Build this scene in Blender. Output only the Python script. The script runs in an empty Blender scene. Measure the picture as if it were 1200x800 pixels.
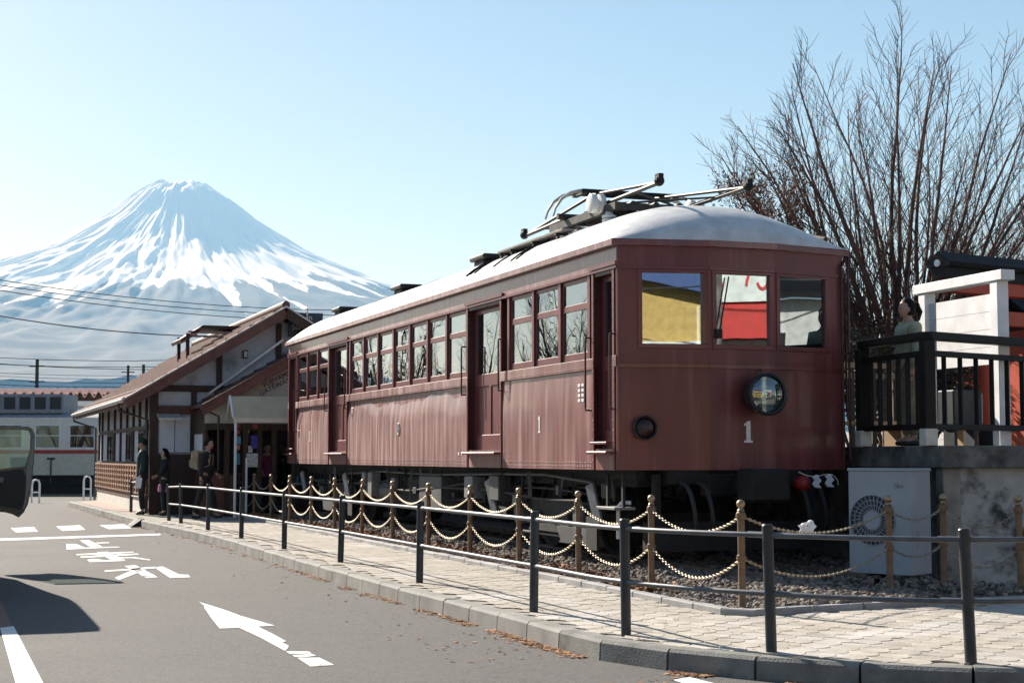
import bpy, bmesh, math, random
from mathutils import Vector, Matrix, noise
random.seed(7)
PI = math.pi
sc = bpy.context.scene
col = sc.collection

# ---------------------------------------------------------------- camera, sky, sun, exposure
FPX, HC = 1860.0, 1.39                    # focal length in photo pixels (1200 wide), eye height above the road
PITCH = math.atan(134 / FPX)
cam_d = bpy.data.cameras.new('camera'); cam = bpy.data.objects.new('camera', cam_d); col.objects.link(cam)
cam_d.sensor_width = 36; cam_d.lens = FPX / 1200 * 36; cam_d.clip_start = 0.1; cam_d.clip_end = 90000
cam.location = (0, 0, HC); cam.rotation_euler = (PI / 2 + PITCH, 0, 0)
sc.camera = cam

SUN_AZ, SUN_EL = math.radians(-37.5), math.radians(31.5)     # azimuth from +Y, clockwise positive
world = bpy.data.worlds.new('World'); sc.world = world; world.use_nodes = True
wn = world.node_tree.nodes; wl = world.node_tree.links
sky = wn.new('ShaderNodeTexSky'); sky.sky_type = 'NISHITA'; sky.sun_disc = False
sky.sun_elevation = SUN_EL; sky.sun_rotation = SUN_AZ; sky.altitude = 850
sky.air_density = 1.0; sky.dust_density = 1.0; sky.ozone_density = 2.0
bg = wn['Background']; bg.inputs['Strength'].default_value = 0.051
wl.new(sky.outputs['Color'], bg.inputs['Color'])

sd = bpy.data.lights.new('sun', 'SUN'); sd.energy = 5.0; sd.angle = math.radians(0.53); sd.color = (1.0, 0.99, 0.97)
sun = bpy.data.objects.new('sun', sd); col.objects.link(sun)
sdir = Vector((math.sin(SUN_AZ) * math.cos(SUN_EL), math.cos(SUN_AZ) * math.cos(SUN_EL), math.sin(SUN_EL)))
sun.rotation_euler = sdir.to_track_quat('Z', 'Y').to_euler()
vs = sc.view_settings
vs.view_transform = 'Standard'; vs.look = 'None'; vs.gamma = 1; vs.use_curve_mapping = False
vs.exposure = 1.22
sc.cycles.use_denoising = True; sc.cycles.max_bounces = 8; sc.cycles.transparent_max_bounces = 24
sc.cycles.caustics_reflective = False; sc.cycles.caustics_refractive = False
sc.cycles.sample_clamp_indirect = 6; sc.cycles.blur_glossy = 0.3

# ---------------------------------------------------------------- pixel helpers (photo pixels, 1200 x 800)
EYE = Vector((0, 0, HC)); XA, YA, ZA = Vector((1, 0, 0)), Vector((0, 1, 0)), Vector((0, 0, 1))
YAW = math.radians(20.0)                                     # railcar, kerb and station share this direction
RV = Vector((math.cos(YAW), math.sin(YAW), 0)); DV = Vector((-math.sin(YAW), math.cos(YAW), 0))
def ray(u, v):
    x, z = (u - 600) / FPX, (400 - v) / FPX; c, s = math.cos(PITCH), math.sin(PITCH)
    return Vector((x, c - s * z, s + c * z))
def onz(u, v, z):
    r = ray(u, v); return EYE + r * ((z - HC) / r.z)
def onplane(u, v, p, n):
    r = ray(u, v); return EYE + r * ((p - EYE).dot(n) / r.dot(n))
def ony(u, v, y): return onplane(u, v, Vector((0, y, 0)), YA)
PV = 0.14                                                    # pavement level

# ---------------------------------------------------------------- materials
MATS = {}
def mat(name, color, rough=0.6, metal=0.0, var=0.12, scale=6.0, bump=0.0, bscale=60.0, spec=0.5, coat=0.0, color2=None, stretch=None, detail=4):
    if name in MATS: return MATS[name]
    m = bpy.data.materials.new(name); m.use_nodes = True; MATS[name] = m
    nt = m.node_tree; N = nt.nodes; L = nt.links; b = N['Principled BSDF']
    b.inputs['Roughness'].default_value = rough; b.inputs['Metallic'].default_value = metal
    b.inputs['Specular IOR Level'].default_value = spec; b.inputs['Coat Weight'].default_value = coat
    b.inputs['Coat Roughness'].default_value = 0.09
    tc = N.new('ShaderNodeTexCoord'); mp = N.new('ShaderNodeMapping'); L.new(tc.outputs['Object'], mp.inputs['Vector'])
    if stretch: mp.inputs['Scale'].default_value = stretch
    nz = N.new('ShaderNodeTexNoise'); nz.inputs['Scale'].default_value = scale; nz.inputs['Detail'].default_value = detail
    L.new(mp.outputs[0], nz.inputs['Vector'])
    cr = N.new('ShaderNodeValToRGB'); c2 = color2 or tuple(min(1, c * (1 + var * 2)) for c in color)
    c1 = tuple(c * (1 - var) for c in color)
    cr.color_ramp.elements[0].position = 0.3; cr.color_ramp.elements[1].position = 0.75
    cr.color_ramp.elements[0].color = (*c1, 1); cr.color_ramp.elements[1].color = (*c2, 1)
    L.new(nz.outputs['Fac'], cr.inputs['Fac']); L.new(cr.outputs['Color'], b.inputs['Base Color'])
    mr = N.new('ShaderNodeMapRange'); mr.inputs['To Min'].default_value = max(0.02, rough - 0.08); mr.inputs['To Max'].default_value = min(1, rough + 0.1)
    L.new(nz.outputs['Fac'], mr.inputs['Value']); L.new(mr.outputs[0], b.inputs['Roughness'])
    if bump:
        n2 = N.new('ShaderNodeTexNoise'); n2.inputs['Scale'].default_value = bscale; n2.inputs['Detail'].default_value = 5
        L.new(mp.outputs[0], n2.inputs['Vector'])
        bp = N.new('ShaderNodeBump'); bp.inputs['Strength'].default_value = bump; bp.inputs['Distance'].default_value = 0.02
        L.new(n2.outputs['Fac'], bp.inputs['Height']); L.new(bp.outputs['Normal'], b.inputs['Normal'])
    return m
def nodes_of(m): return m.node_tree.nodes, m.node_tree.links, m.node_tree.nodes['Principled BSDF']
def worn(name, base, dirt, rough=0.7, scale=1.5, lo=0.45, hi=0.6, **k):
    """base material with patches of a second colour that have a shape of their own (stains, moss, soot)"""
    m = mat(name, base, rough, **k); N, L, b = nodes_of(m)
    if 'Stain' in N: return m
    src = b.inputs['Base Color'].links[0].from_socket
    tc = N.new('ShaderNodeTexCoord'); nz = N.new('ShaderNodeTexNoise'); nz.name = 'Stain'; nz.inputs['Scale'].default_value = scale; nz.inputs['Detail'].default_value = 7; nz.inputs['Roughness'].default_value = 0.65
    L.new(tc.outputs['Object'], nz.inputs['Vector'])
    mr = N.new('ShaderNodeMapRange'); mr.inputs['From Min'].default_value = lo; mr.inputs['From Max'].default_value = hi
    L.new(nz.outputs['Fac'], mr.inputs['Value'])
    mx = N.new('ShaderNodeMix'); mx.data_type = 'RGBA'; mx.inputs['B'].default_value = (*dirt, 1)
    L.new(mr.outputs[0], mx.inputs['Factor']); L.new(src, mx.inputs['A']); L.new(mx.outputs['Result'], b.inputs['Base Color'])
    return m
def glass(name, tint=(0.75, 0.85, 0.85), ior=1.5, boost=0.0, rough=0.0, wav=0.0):
    """thin window pane: Fresnel mirror over a tinted see-through sheet"""
    if name in MATS: return MATS[name]
    m = bpy.data.materials.new(name); m.use_nodes = True; MATS[name] = m
    N = m.node_tree.nodes; L = m.node_tree.links; N.clear()
    out = N.new('ShaderNodeOutputMaterial'); mx = N.new('ShaderNodeMixShader'); tr = N.new('ShaderNodeBsdfTransparent'); gl = N.new('ShaderNodeBsdfGlossy')
    fr = N.new('ShaderNodeFresnel'); fr.inputs['IOR'].default_value = ior; ad = N.new('ShaderNodeMath'); ad.operation = 'MULTIPLY_ADD'
    ad.inputs[1].default_value = 1.7; ad.inputs[2].default_value = boost; ad.use_clamp = True
    tr.inputs['Color'].default_value = (*tint, 1); gl.inputs['Roughness'].default_value = rough; gl.inputs['Color'].default_value = (0.84, 0.95, 1.0, 1)
    if wav:
        tc = N.new('ShaderNodeTexCoord'); nz = N.new('ShaderNodeTexNoise'); nz.inputs['Scale'].default_value = 2.2; nz.inputs['Detail'].default_value = 1
        bp = N.new('ShaderNodeBump'); bp.inputs['Strength'].default_value = wav; bp.inputs['Distance'].default_value = 0.05
        L.new(tc.outputs['Object'], nz.inputs['Vector']); L.new(nz.outputs['Fac'], bp.inputs['Height']); L.new(bp.outputs[0], gl.inputs['Normal'])
    L.new(fr.outputs[0], ad.inputs[0]); L.new(ad.outputs[0], mx.inputs[0]); L.new(tr.outputs[0], mx.inputs[1]); L.new(gl.outputs[0], mx.inputs[2]); L.new(mx.outputs[0], out.inputs[0])
    return m

# ---------------------------------------------------------------- mesh building
class MB:
    def __init__(s): s.v = []; s.f = []
    def add(s, vs, fs):
        o = len(s.v); s.v += [tuple(v) for v in vs]; s.f += [tuple(i + o for i in f) for f in fs]; return s
    def box(s, x0, x1, y0, y1, z0, z1):
        return s.add([(x0,y0,z0),(x1,y0,z0),(x1,y1,z0),(x0,y1,z0),(x0,y0,z1),(x1,y0,z1),(x1,y1,z1),(x0,y1,z1)],
                     [(0,3,2,1),(4,5,6,7),(0,1,5,4),(1,2,6,5),(2,3,7,6),(3,0,4,7)])
    def obox(s, o, a, b, c):
        o, a, b, c = Vector(o), Vector(a), Vector(b), Vector(c)
        f = [(0,3,2,1),(4,5,6,7),(0,1,5,4),(1,2,6,5),(2,3,7,6),(3,0,4,7)]
        if a.cross(b).dot(c) < 0: f = [tuple(reversed(q)) for q in f]
        return s.add([o, o+a, o+a+b, o+b, o+c, o+a+c, o+a+b+c, o+b+c], f)
    def bar(s, p, q, w, h, up=(0,0,1)):
        p, q = Vector(p), Vector(q); d = (q - p); t = d.normalized(); x = t.cross(Vector(up))
        if x.length < 1e-4: x = t.cross(Vector((0,1,0)))
        x.normalize(); y = x.cross(t)
        return s.obox(p - x*w/2 - y*h/2, x*w, y*h, d)
    def tube(s, pts, r, n=8, cap=True):
        pts = [Vector(p) for p in pts]; m = len(pts); rr = r if isinstance(r, (list, tuple)) else [r]*m
        o = len(s.v); ref = None
        for i, p in enumerate(pts):
            t = (pts[min(i+1, m-1)] - pts[max(i-1, 0)]).normalized()
            if ref is None: ref = t.orthogonal().normalized()
            x = (ref - t*ref.dot(t)); x = x.normalized() if x.length > 1e-5 else t.orthogonal().normalized(); ref = x; y = t.cross(x)
            for k in range(n):
                a = 2*PI*k/n; s.v.append(tuple(p + (x*math.cos(a) + y*math.sin(a))*rr[i]))
        for i in range(m-1):
            for k in range(n):
                a, b = o+i*n+k, o+i*n+(k+1)%n; s.f.append((a, b, b+n, a+n))
        if cap:
            s.f.append(tuple(o+k for k in reversed(range(n)))); s.f.append(tuple(o+(m-1)*n+k for k in range(n)))
        return s
    def cyl(s, p, q, r, n=16, r2=None): return s.tube([p, q], [r, r if r2 is None else r2], n)
    def lathe(s, prof, c=(0,0,0), n=16, axis='z'):
        o = len(s.v)
        for r, h in prof:
            for k in range(n):
                a = 2*PI*k/n; x, y = r*math.cos(a), r*math.sin(a)
                p = (x, y, h) if axis == 'z' else ((h, x, y) if axis == 'x' else (y, h, x))
                s.v.append((c[0]+p[0], c[1]+p[1], c[2]+p[2]))
        for i in range(len(prof)-1):
            for k in range(n):
                a, b = o+i*n+k, o+i*n+(k+1)%n; s.f.append((a, b, b+n, a+n))
        s.f.append(tuple(o+k for k in reversed(range(n)))); s.f.append(tuple(o+(len(prof)-1)*n+k for k in range(n)))
        return s
    def ball(s, c, r, n=12, m=8, sc=(1,1,1)):
        return s.lathe_s([(r*math.sin(PI*i/m)*1.0 + (1e-4 if i in (0, m) else 0), -r*math.cos(PI*i/m)) for i in range(m+1)], c, n, sc)
    def lathe_s(s, prof, c, n, sc):
        t = MB().lathe(prof, (0,0,0), n); return s.add([(c[0]+v[0]*sc[0], c[1]+v[1]*sc[1], c[2]+v[2]*sc[2]) for v in t.v], t.f)
    def prism(s, poly, ext):
        """polygon (3-D points) pushed along ext"""
        e = Vector(ext); P = [Vector(p) for p in poly]; n = len(P)
        nrm = Vector((0,0,0))
        for i in range(n): nrm += P[i].cross(P[(i+1)%n])
        if nrm.dot(e) > 0: P.reverse()
        return s.add(P + [p + e for p in P], [tuple(range(n)), tuple(reversed(range(n, 2*n)))] + [(i, n+i, n+(i+1)%n, (i+1)%n) for i in range(n)])
    def poly(s, pts): return s.add(pts, [tuple(range(len(pts)))])
    def grid(s, fn, nu, nv, flip=False):
        o = len(s.v)
        for i in range(nu+1):
            for j in range(nv+1): s.v.append(tuple(fn(i/nu, j/nv)))
        for i in range(nu):
            for j in range(nv):
                a = o+i*(nv+1)+j; q = (a, a+nv+1, a+nv+2, a+1); s.f.append(tuple(reversed(q)) if flip else q)
        return s
    def mesh(s, name, m=None, smooth=False, bevel=0.0, seg=1, ang=35):
        me = bpy.data.meshes.new(name); me.from_pydata(s.v, [], s.f)
        if bevel:
            bm = bmesh.new(); bm.from_mesh(me)
            es = [e for e in bm.edges if len(e.link_faces) == 2 and e.calc_face_angle(0) > 0.6]
            bmesh.ops.bevel(bm, geom=es, offset=bevel, segments=seg, affect='EDGES', profile=0.7, clamp_overlap=True)
            bm.to_mesh(me); bm.free()
        if m: me.materials.append(MATS[m] if isinstance(m, str) else m)
        if smooth:
            me.polygons.foreach_set('use_smooth', [True]*len(me.polygons))
            me.set_sharp_from_angle(angle=math.radians(ang))
        me.update(); return me
    def build(s, name, m, parent=None, **k): return put(name, s.mesh(name, m, **k), parent)
def put(name, me, parent=None, loc=None, rz=None):
    o = bpy.data.objects.new(name, me); col.objects.link(o)
    if parent: o.parent = parent
    if loc is not None: o.location = loc
    if rz is not None: o.rotation_euler = (0, 0, rz)
    return o
def tag(o, label=None, cat=None, group=None, kind=None):
    if label: o['label'] = label
    if cat: o['category'] = cat
    if group: o['group'] = group
    if kind: o['kind'] = kind
    return o
def thing(name, label, cat, loc=(0,0,0), rz=0.0, group=None):
    o = bpy.data.objects.new(name, None); col.objects.link(o); o.location = loc; o.rotation_euler = (0, 0, rz); o.empty_display_size = 0.2
    return tag(o, label, cat, group)
KIDS = {}
def copy_tree(o, parent=None):
    c = o.copy(); col.objects.link(c); c.parent = parent
    for ch in [x for x in bpy.data.objects if x.parent is o]: copy_tree(ch, c)
    return c
def text_mesh(txt, size, depth=0.004, name='lettering'):
    cu = bpy.data.curves.new(name, 'FONT'); cu.body = txt; cu.size = size; cu.extrude = depth; cu.align_x = 'CENTER'; cu.align_y = 'CENTER'; cu.resolution_u = 3
    t = bpy.data.objects.new(name, cu); col.objects.link(t)
    dg = bpy.context.evaluated_depsgraph_get(); me = bpy.data.meshes.new_from_object(t.evaluated_get(dg)); me.name = name
    bpy.data.objects.remove(t); bpy.data.curves.remove(cu); return me
def inpoly(x, y, P):
    r = False; n = len(P)
    for i in range(n):
        x1, y1 = P[i][0], P[i][1]; x2, y2 = P[i-1][0], P[i-1][1]
        if (y1 > y) != (y2 > y) and x < (x2-x1)*(y-y1)/(y2-y1)+x1: r = not r
    return r
def smooth_line(P, n=8):
    """Catmull-Rom through points"""
    P = [Vector(p) for p in P]; Q = [P[0]*2-P[1]] + P + [P[-1]*2-P[-2]]; out = []
    for i in range(1, len(Q)-2):
        for k in range(n):
            t = k/n; a, b, c, d = Q[i-1], Q[i], Q[i+1], Q[i+2]
            out.append(0.5*((2*b) + (c-a)*t + (2*a-5*b+4*c-d)*t*t + (3*b-a-3*c+d)*t**3))
    out.append(P[-1]); return out
def resample(P, step):
    out = [P[0].copy()]; acc = 0.0
    for i in range(1, len(P)):
        a, b = P[i-1], P[i]; L = (b-a).length; t = 0.0
        while acc + (L - t) >= step:
            t += step - acc; out.append(a.lerp(b, t/L)); acc = 0.0
        acc += L - t
    return out
def offset_line(P, d):
    out = []
    for i, p in enumerate(P):
        t = (P[min(i+1, len(P)-1)] - P[max(i-1, 0)]); t.z = 0; t.normalize(); out.append(p + Vector((-t.y, t.x, 0))*d)
    return out
def icos(sub=0):
    bm = bmesh.new(); bmesh.ops.create_icosphere(bm, subdivisions=sub+1, radius=1)
    v = [tuple(x.co) for x in bm.verts]; f = [tuple(q.index for q in x.verts) for x in bm.faces]; bm.free(); return v, f

# ================================================================ GROUND, FUJI
mat('earth', (0.11, 0.095, 0.075), 0.95, var=0.3, scale=0.02, color2=(0.07, 0.085, 0.05))
g = MB()
def gfn(i, j):
    x = 2*i-1; return (13900*(abs(x)**3)*(1 if x > 0 else -1), -1900 + 27800*j**3, -0.03)
g.grid(gfn, 60, 40); g.build('ground', 'earth')['kind'] = 'structure'

# asphalt: aggregate speckle, wheel wear and a few cracks
m = mat('asphalt', (0.082, 0.080, 0.078), 0.85, var=0.10, scale=0.7, bump=0.5, bscale=220)
N, L, b = nodes_of(m)
src = b.inputs['Base Color'].links[0].from_socket
tc = N.new('ShaderNodeTexCoord'); vo = N.new('ShaderNodeTexVoronoi'); vo.inputs['Scale'].default_value = 70; L.new(tc.outputs['Object'], vo.inputs['Vector'])
cr = N.new('ShaderNodeValToRGB'); cr.color_ramp.elements[0].color = (0.55,0.55,0.56,1); cr.color_ramp.elements[1].color = (1.5,1.47,1.42,1)
L.new(vo.outputs['Color'], cr.inputs['Fac'])
mx = N.new('ShaderNodeMix'); mx.data_type = 'RGBA'; mx.blend_type = 'MULTIPLY'; mx.inputs['Factor'].default_value = 0.8
L.new(src, mx.inputs['A']); L.new(cr.outputs['Color'], mx.inputs['B'])
# thin cracks: narrow band of a low-frequency noise
nz = N.new('ShaderNodeTexNoise'); nz.inputs['Scale'].default_value = 0.33; nz.inputs['Detail'].default_value = 9; nz.inputs['Roughness'].default_value = 0.6; L.new(tc.outputs['Object'], nz.inputs['Vector'])
sb = N.new('ShaderNodeMath'); sb.operation = 'SUBTRACT'; sb.inputs[1].default_value = 0.5; L.new(nz.outputs['Fac'], sb.inputs[0])
ab = N.new('ShaderNodeMath'); ab.operation = 'ABSOLUTE'; L.new(sb.outputs[0], ab.inputs[0])
mr = N.new('ShaderNodeMapRange'); mr.inputs['From Min'].default_value = 0.0005; mr.inputs['From Max'].default_value = 0.0022; mr.inputs['To Min'].default_value = 0.62; mr.inputs['To Max'].default_value = 1; L.new(ab.outputs[0], mr.inputs['Value'])
m2 = N.new('ShaderNodeMix'); m2.data_type = 'RGBA'; m2.blend_type = 'MULTIPLY'; m2.inputs['Factor'].default_value = 1
L.new(mx.outputs['Result'], m2.inputs['A']); L.new(mr.outputs[0], m2.inputs['B']); L.new(m2.outputs['Result'], b.inputs['Base Color'])
rd = MB()
rd.grid(lambda i, j: (-60 + 120*i, -45 + 95*j, 0.0), 24, 20)
rd.build('road', 'asphalt')['kind'] = 'structure'

# Mount Fuji at its true distance (17 km) and size
FD = 17000.0
FC = ony(207, 534, FD); FC.z = 0
prof = [(0,-40),(260,0),(520,-150),(823,-400),(1371,-745),(1740,-915),(2300,-1135),(3200,-1440),(4500,-1790),(6500,-2180),(9000,-2560),(13000,-2930)]
PEAK = 1.39 + (534-214)/FPX*FD
def hprof(r):
    for (a, x), (b_, y) in zip(prof, prof[1:]):
        if r <= b_: t = (r-a)/(b_-a); return x + (y-x)*t
    return prof[-1][1]
NA, NR = 760, 200
fv, ff, fs = [], [], []
for i in range(NR+1):
    r = 40 + 9000*((i/NR)**1.8)
    for k in range(NA):
        a = 2*PI*k/NA
        ca, sa = math.cos(a), math.sin(a)
        amp = min(1.0, r/2400)
        rg = noise.fractal((ca*5.5, sa*5.5, r/2600), 0.9, 2.0, 5)                       # radial ridges and gullies
        rg2 = noise.fractal((ca*17, sa*17, r/1500+4), 0.8, 2.0, 4)
        rg3 = noise.fractal((ca*46, sa*46, r/700+9), 0.8, 2.0, 3)
        z = PEAK + hprof(r) + amp*(80*rg + 46*rg2 + 17*rg3)
        if r < 700: z += 55*noise.fractal((ca*2.4+3, sa*2.4, r/400), .8, 2.2, 3)*(1-r/700)*1.6 - (45 if r < 200 else 0)
        fv.append((FC.x + r*sa, FC.y + r*ca, z))
        # snow cover: by height, thinner on blown ribs, tongues in the gullies
        hrel = (z - PEAK)
        line = -1290 + 190*noise.noise((ca*3.1, sa*3.1, 1.7)) - 330*max(0, -rg2)*1.6 - 260*max(0.0, noise.noise((ca*11+7, sa*11, 0.4)))**1.0
        left = max(0.0, -sa)
        line -= 230*left
        fs.append(max(0.0, min(1.0, 0.5 + (hrel - line + 120*rg3)/170)))
for i in range(NR):
    for k in range(NA):
        a, b2 = i*NA+k, i*NA+(k+1)%NA; ff.append((a, a+NA, b2+NA, b2))
ff.append(tuple(range(NA)))
fm = bpy.data.meshes.new('mountain'); fm.from_pydata(fv, [], ff); fm.polygons.foreach_set('use_smooth', [True]*len(fm.polygons))
at = fm.attributes.new('snow', 'FLOAT', 'POINT'); at.data.foreach_set('value', fs)
m = mat('mountain', (0.018, 0.023, 0.03), 0.95, var=0.25, scale=0.002); N, L, b = nodes_of(m)
src = b.inputs['Base Color'].links[0].from_socket
an = N.new('ShaderNodeAttribute'); an.attribute_name = 'snow'
nz = N.new('ShaderNodeTexNoise'); nz.inputs['Scale'].default_value = 0.006; nz.inputs['Detail'].default_value = 8; nz.inputs['Roughness'].default_value = 0.7
tc = N.new('ShaderNodeTexCoord'); L.new(tc.outputs['Object'], nz.inputs['Vector'])
ad = N.new('ShaderNodeMath'); ad.operation = 'ADD'; L.new(an.outputs['Fac'], ad.inputs[0]); L.new(nz.outputs['Fac'], ad.inputs[1])
mr = N.new('ShaderNodeMapRange'); mr.inputs['From Min'].default_value = 0.88; mr.inputs['From Max'].default_value = 1.12; L.new(ad.outputs[0], mr.inputs['Value'])
mx = N.new('ShaderNodeMix'); mx.data_type = 'RGBA'; mx.inputs['B'].default_value = (0.93, 0.94, 0.95, 1)
L.new(mr.outputs[0], mx.inputs['Factor']); L.new(src, mx.inputs['A']); L.new(mx.outputs['Result'], b.inputs['Base Color'])
fm.materials.append(m); put('mountain', fm)['kind'] = 'structure'
# the air
hz = MB().box(-14500, 14500, -2500, 27000, -1.5, 3250)
hm = bpy.data.materials.new('haze'); hm.use_nodes = True; hm.node_tree.nodes.clear()
ho = hm.node_tree.nodes.new('ShaderNodeOutputMaterial'); hv = hm.node_tree.nodes.new('ShaderNodeVolumePrincipled')
hv.inputs['Absorption Color'].default_value = (1, 1, 1, 1); hv.inputs['Density'].default_value = 5.2e-5; hv.inputs['Color'].default_value = (0.27, 0.58, 1.0, 1); hv.inputs['Anisotropy'].default_value = 0.08
hm.node_tree.links.new(hv.outputs[0], ho.inputs['Volume'])
hz.build('haze', hm)['kind'] = 'stuff'

# ================================================================ PAVEMENT, KERB, MARKINGS
for n, c, r_ in (('kerb_concrete', (0.20, 0.195, 0.18), 0.85), ('edging', (0.27, 0.27, 0.27), 0.8), ('mortar', (0.235, 0.215, 0.185), 0.9)):
    mat(n, c, r_, var=0.22, scale=3.0, bump=0.35, bscale=90)
worn('kerb_dark', (0.17, 0.168, 0.155), (0.06, 0.062, 0.055), 0.85, scale=2.2, lo=0.5, hi=0.68, var=0.2, bump=0.4, bscale=80)
worn('fan', (0.33, 0.30, 0.26), (0.42, 0.40, 0.37), 0.8, scale=1.1, lo=0.5, hi=0.62, var=0.16, scale2=None) if False else worn('fan', (0.34, 0.31, 0.265), (0.47, 0.45, 0.42), 0.8, scale=1.1, lo=0.52, hi=0.64, var=0.16, bump=0.3, bscale=70)
m = MATS['fan']; N, L, b = nodes_of(m)          # world-space mottling although each paver is its own object
for nd in list(N):
    if nd.type == 'TEX_COORD':
        for lk in list(nd.outputs['Object'].links):
            gi = N.get('Geometry') or N.new('ShaderNodeNewGeometry'); L.new(gi.outputs['Position'], lk.to_socket)
oi = N.new('ShaderNodeObjectInfo'); hs = N.new('ShaderNodeHueSaturation'); mr = N.new('ShaderNodeMapRange'); mr.inputs['To Min'].default_value = 0.86; mr.inputs['To Max'].default_value = 1.12
L.new(oi.outputs['Random'], mr.inputs['Value']); L.new(mr.outputs[0], hs.inputs['Value']); L.new(b.inputs['Base Color'].links[0].from_socket, hs.inputs['Color']); L.new(hs.outputs[0], b.inputs['Base Color'])
kerb_px = [(80.7,587),(120,597),(158,607),(180,612),(246.7,626),(320,646.5),(390,666.3),(460,686),(540,706.5),(600,722),(654,737),(710.5,750),(795,761),(860,767),(930,772.5),(1040,778),(1200,784)]
K = [onz(u, v, PV) for u, v in kerb_px]
e = (K[-1]-K[-2]).normalized(); K.append(K[-1] + e*2.2 + Vector((0,0.25,0))); K.append(K[-1] + e*2.5 + Vector((0,0.6,0)))
KL = smooth_line(K, 10)                                       # outer top edge of the kerb, far to near
KR = resample(KL, 0.66)
pav = MB()
inner = offset_line(KR, 0.15)                                 # pavement side (left of travel)
# pavement slab: everything inside the kerb back to the platform wall and the station
far = [Vector((-2, 60, 0)), Vector((30, 60, 0)), Vector((30, KR[-1].y, 0))]
ring = [Vector((p.x, p.y, PV-0.012)) for p in inner] + [Vector((p.x, p.y, PV-0.012)) for p in reversed(far)]
pav.poly(ring); pv = pav.build('pavement', 'mortar'); pv['kind'] = 'structure'
kerb = tag(put('kerb', None), kind='structure')
for i in range(len(KR)-1):
    a, c = KR[i], KR[i+1]; t = (c-a).normalized(); n = Vector((-t.y, t.x, 0)); g_ = 0.006 + 0.004*random.random()
    a2, c2 = a + t*g_, c - t*g_; dz = random.uniform(-.004, .004)
    if 2.2 < (a.x+9.5) < 2.9: dz -= 0.0
    zt = PV + dz; pr = []
    for p in (a2, c2):
        pr.append([p + n*0.15 + Vector((0,0,-PV-0.02)), p - n*0.015 + Vector((0,0,-PV-0.02)), p - n*0.006 + Vector((0,0,-0.022+dz)), p + n*0.018 + Vector((0,0,dz)), p + n*0.15 + Vector((0,0,dz))])
    s_ = MB(); s_.add([v for q in pr for v in q], [(4,3,2,1,0),(5,6,7,8,9)] + [(k, (k+1)%5, 5+(k+1)%5, 5+k) for k in range(5)])
    s_.build('kerb_stone', 'kerb_dark' if a.y < 11.6 else 'kerb_concrete', kerb)  # near stones take the darker, blotched concrete
# edging strip round the ballast bed
EZ = PV + 0.045
ed_px = [(300,622.5),(350,618),(845,719),(880,720),(1013,712),(1215,704)]
E1 = onz(845, 719, PV); E0 = E1 + DV*21.5
EL = [E0, E1, onz(885, 721, PV), onz(1013, 712.5, PV), onz(1260, 703, PV)]
edg = tag(put('edging_strip', None), kind='structure')
EP = []
for i in range(len(EL)-1):
    seg = resample([EL[i].lerp(EL[i+1], k/40) for k in range(41)], 0.6)
    if (EL[i+1]-seg[-1]).length > 0.08: seg.append(EL[i+1])
    EP += seg
    for p, q in zip(seg, seg[1:]):
        t = (q-p).normalized(); n = Vector((-t.y, t.x, 0)); p = p + t*0.004; q = q - t*0.004
        MB().obox(p + Vector((0,0,-0.06)), q-p, n*0.10, Vector((0,0,0.06+0.045+random.uniform(-.004,.004)))).build('edging_stone', 'edging', edg, bevel=0.008)
# fan-shaped stamped pavers
R_ = 0.145; gp = 0.0035
def fan_poly(sh=gp):
    pts = []; nA = 7
    for k in range(nA): a = PI*k/(nA-1); pts.append(((R_-sh)*math.cos(a), (R_-sh)*math.sin(a)))
    for k in range(1, 5): a = PI/2 - (PI/2)*k/4.0; pts.append((-R_ + (R_+sh)*math.cos(a), -R_ + (R_+sh)*math.sin(a)))
    for k in range(1, 4): a = PI - (PI/2)*k/4.0; pts.append((R_ + (R_+sh)*math.cos(a), -R_ + (R_+sh)*math.sin(a)))
    return pts
fp = fan_poly(); fi = fan_poly(gp+0.003); nF = len(fp)
fan = MB(); fan.add([(x, y, -0.02) for x, y in fp] + [(x, y, 0.0) for x, y in fp] + [(x, y, 0.0025) for x, y in fi],
    [(k, (k+1)%nF, nF+(k+1)%nF, nF+k) for k in range(nF)] + [(nF+k, nF+(k+1)%nF, 2*nF+(k+1)%nF, 2*nF+k) for k in range(nF)] + [tuple(range(2*nF, 3*nF))])
fan_me = fan.mesh('paving_fan', 'fan')
PZ = PV - 0.003
area = [(p.x, p.y) for p in offset_line(KR, 0.19)] + [(9.5, 9.0), (9.5, 14.4)] + [(p.x, p.y) for p in reversed([EL[1]+Vector((.02,-.03,0)), EL[2]+Vector((0,-.05,0)), EL[3]+Vector((0,-.05,0)), EL[4]+Vector((0,-.05,0))])]
left = [(E1.x-0.03, E1.y), (E0.x-0.03, E0.y)]
area = [(p.x, p.y) for p in offset_line(KR, 0.17)] + [(EL[4].x, EL[4].y-.03), (EL[3].x, EL[3].y-.03), (EL[2].x, EL[2].y-.03), (E1.x-.04, E1.y-.02), (E0.x-.04, E0.y)]
fa = math.radians(-78); cf, sf = math.cos(fa), math.sin(fa); spots = []
for j in range(-170, 170):
    for i in range(-90, 90):
        x0, y0 = (i*2 + (j % 2))*R_, j*R_
        x, y = cf*x0 - sf*y0 + 0.5, sf*x0 + cf*y0 + 14
        if 8.5 < y < 31 and abs(x) < 0.36*y + 0.6 and inpoly(x, y, area): spots.append((x, y))
spots.sort(key=lambda p: p[1])
for x, y in spots[:300]:
    o = put('paving_fan', fan_me, pv, (x, y, PZ + random.uniform(-.0015, .0015)), fa)
    o.rotation_euler = (random.uniform(-.008, .008), random.uniform(-.008, .008), fa)
rest = MB()
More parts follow.
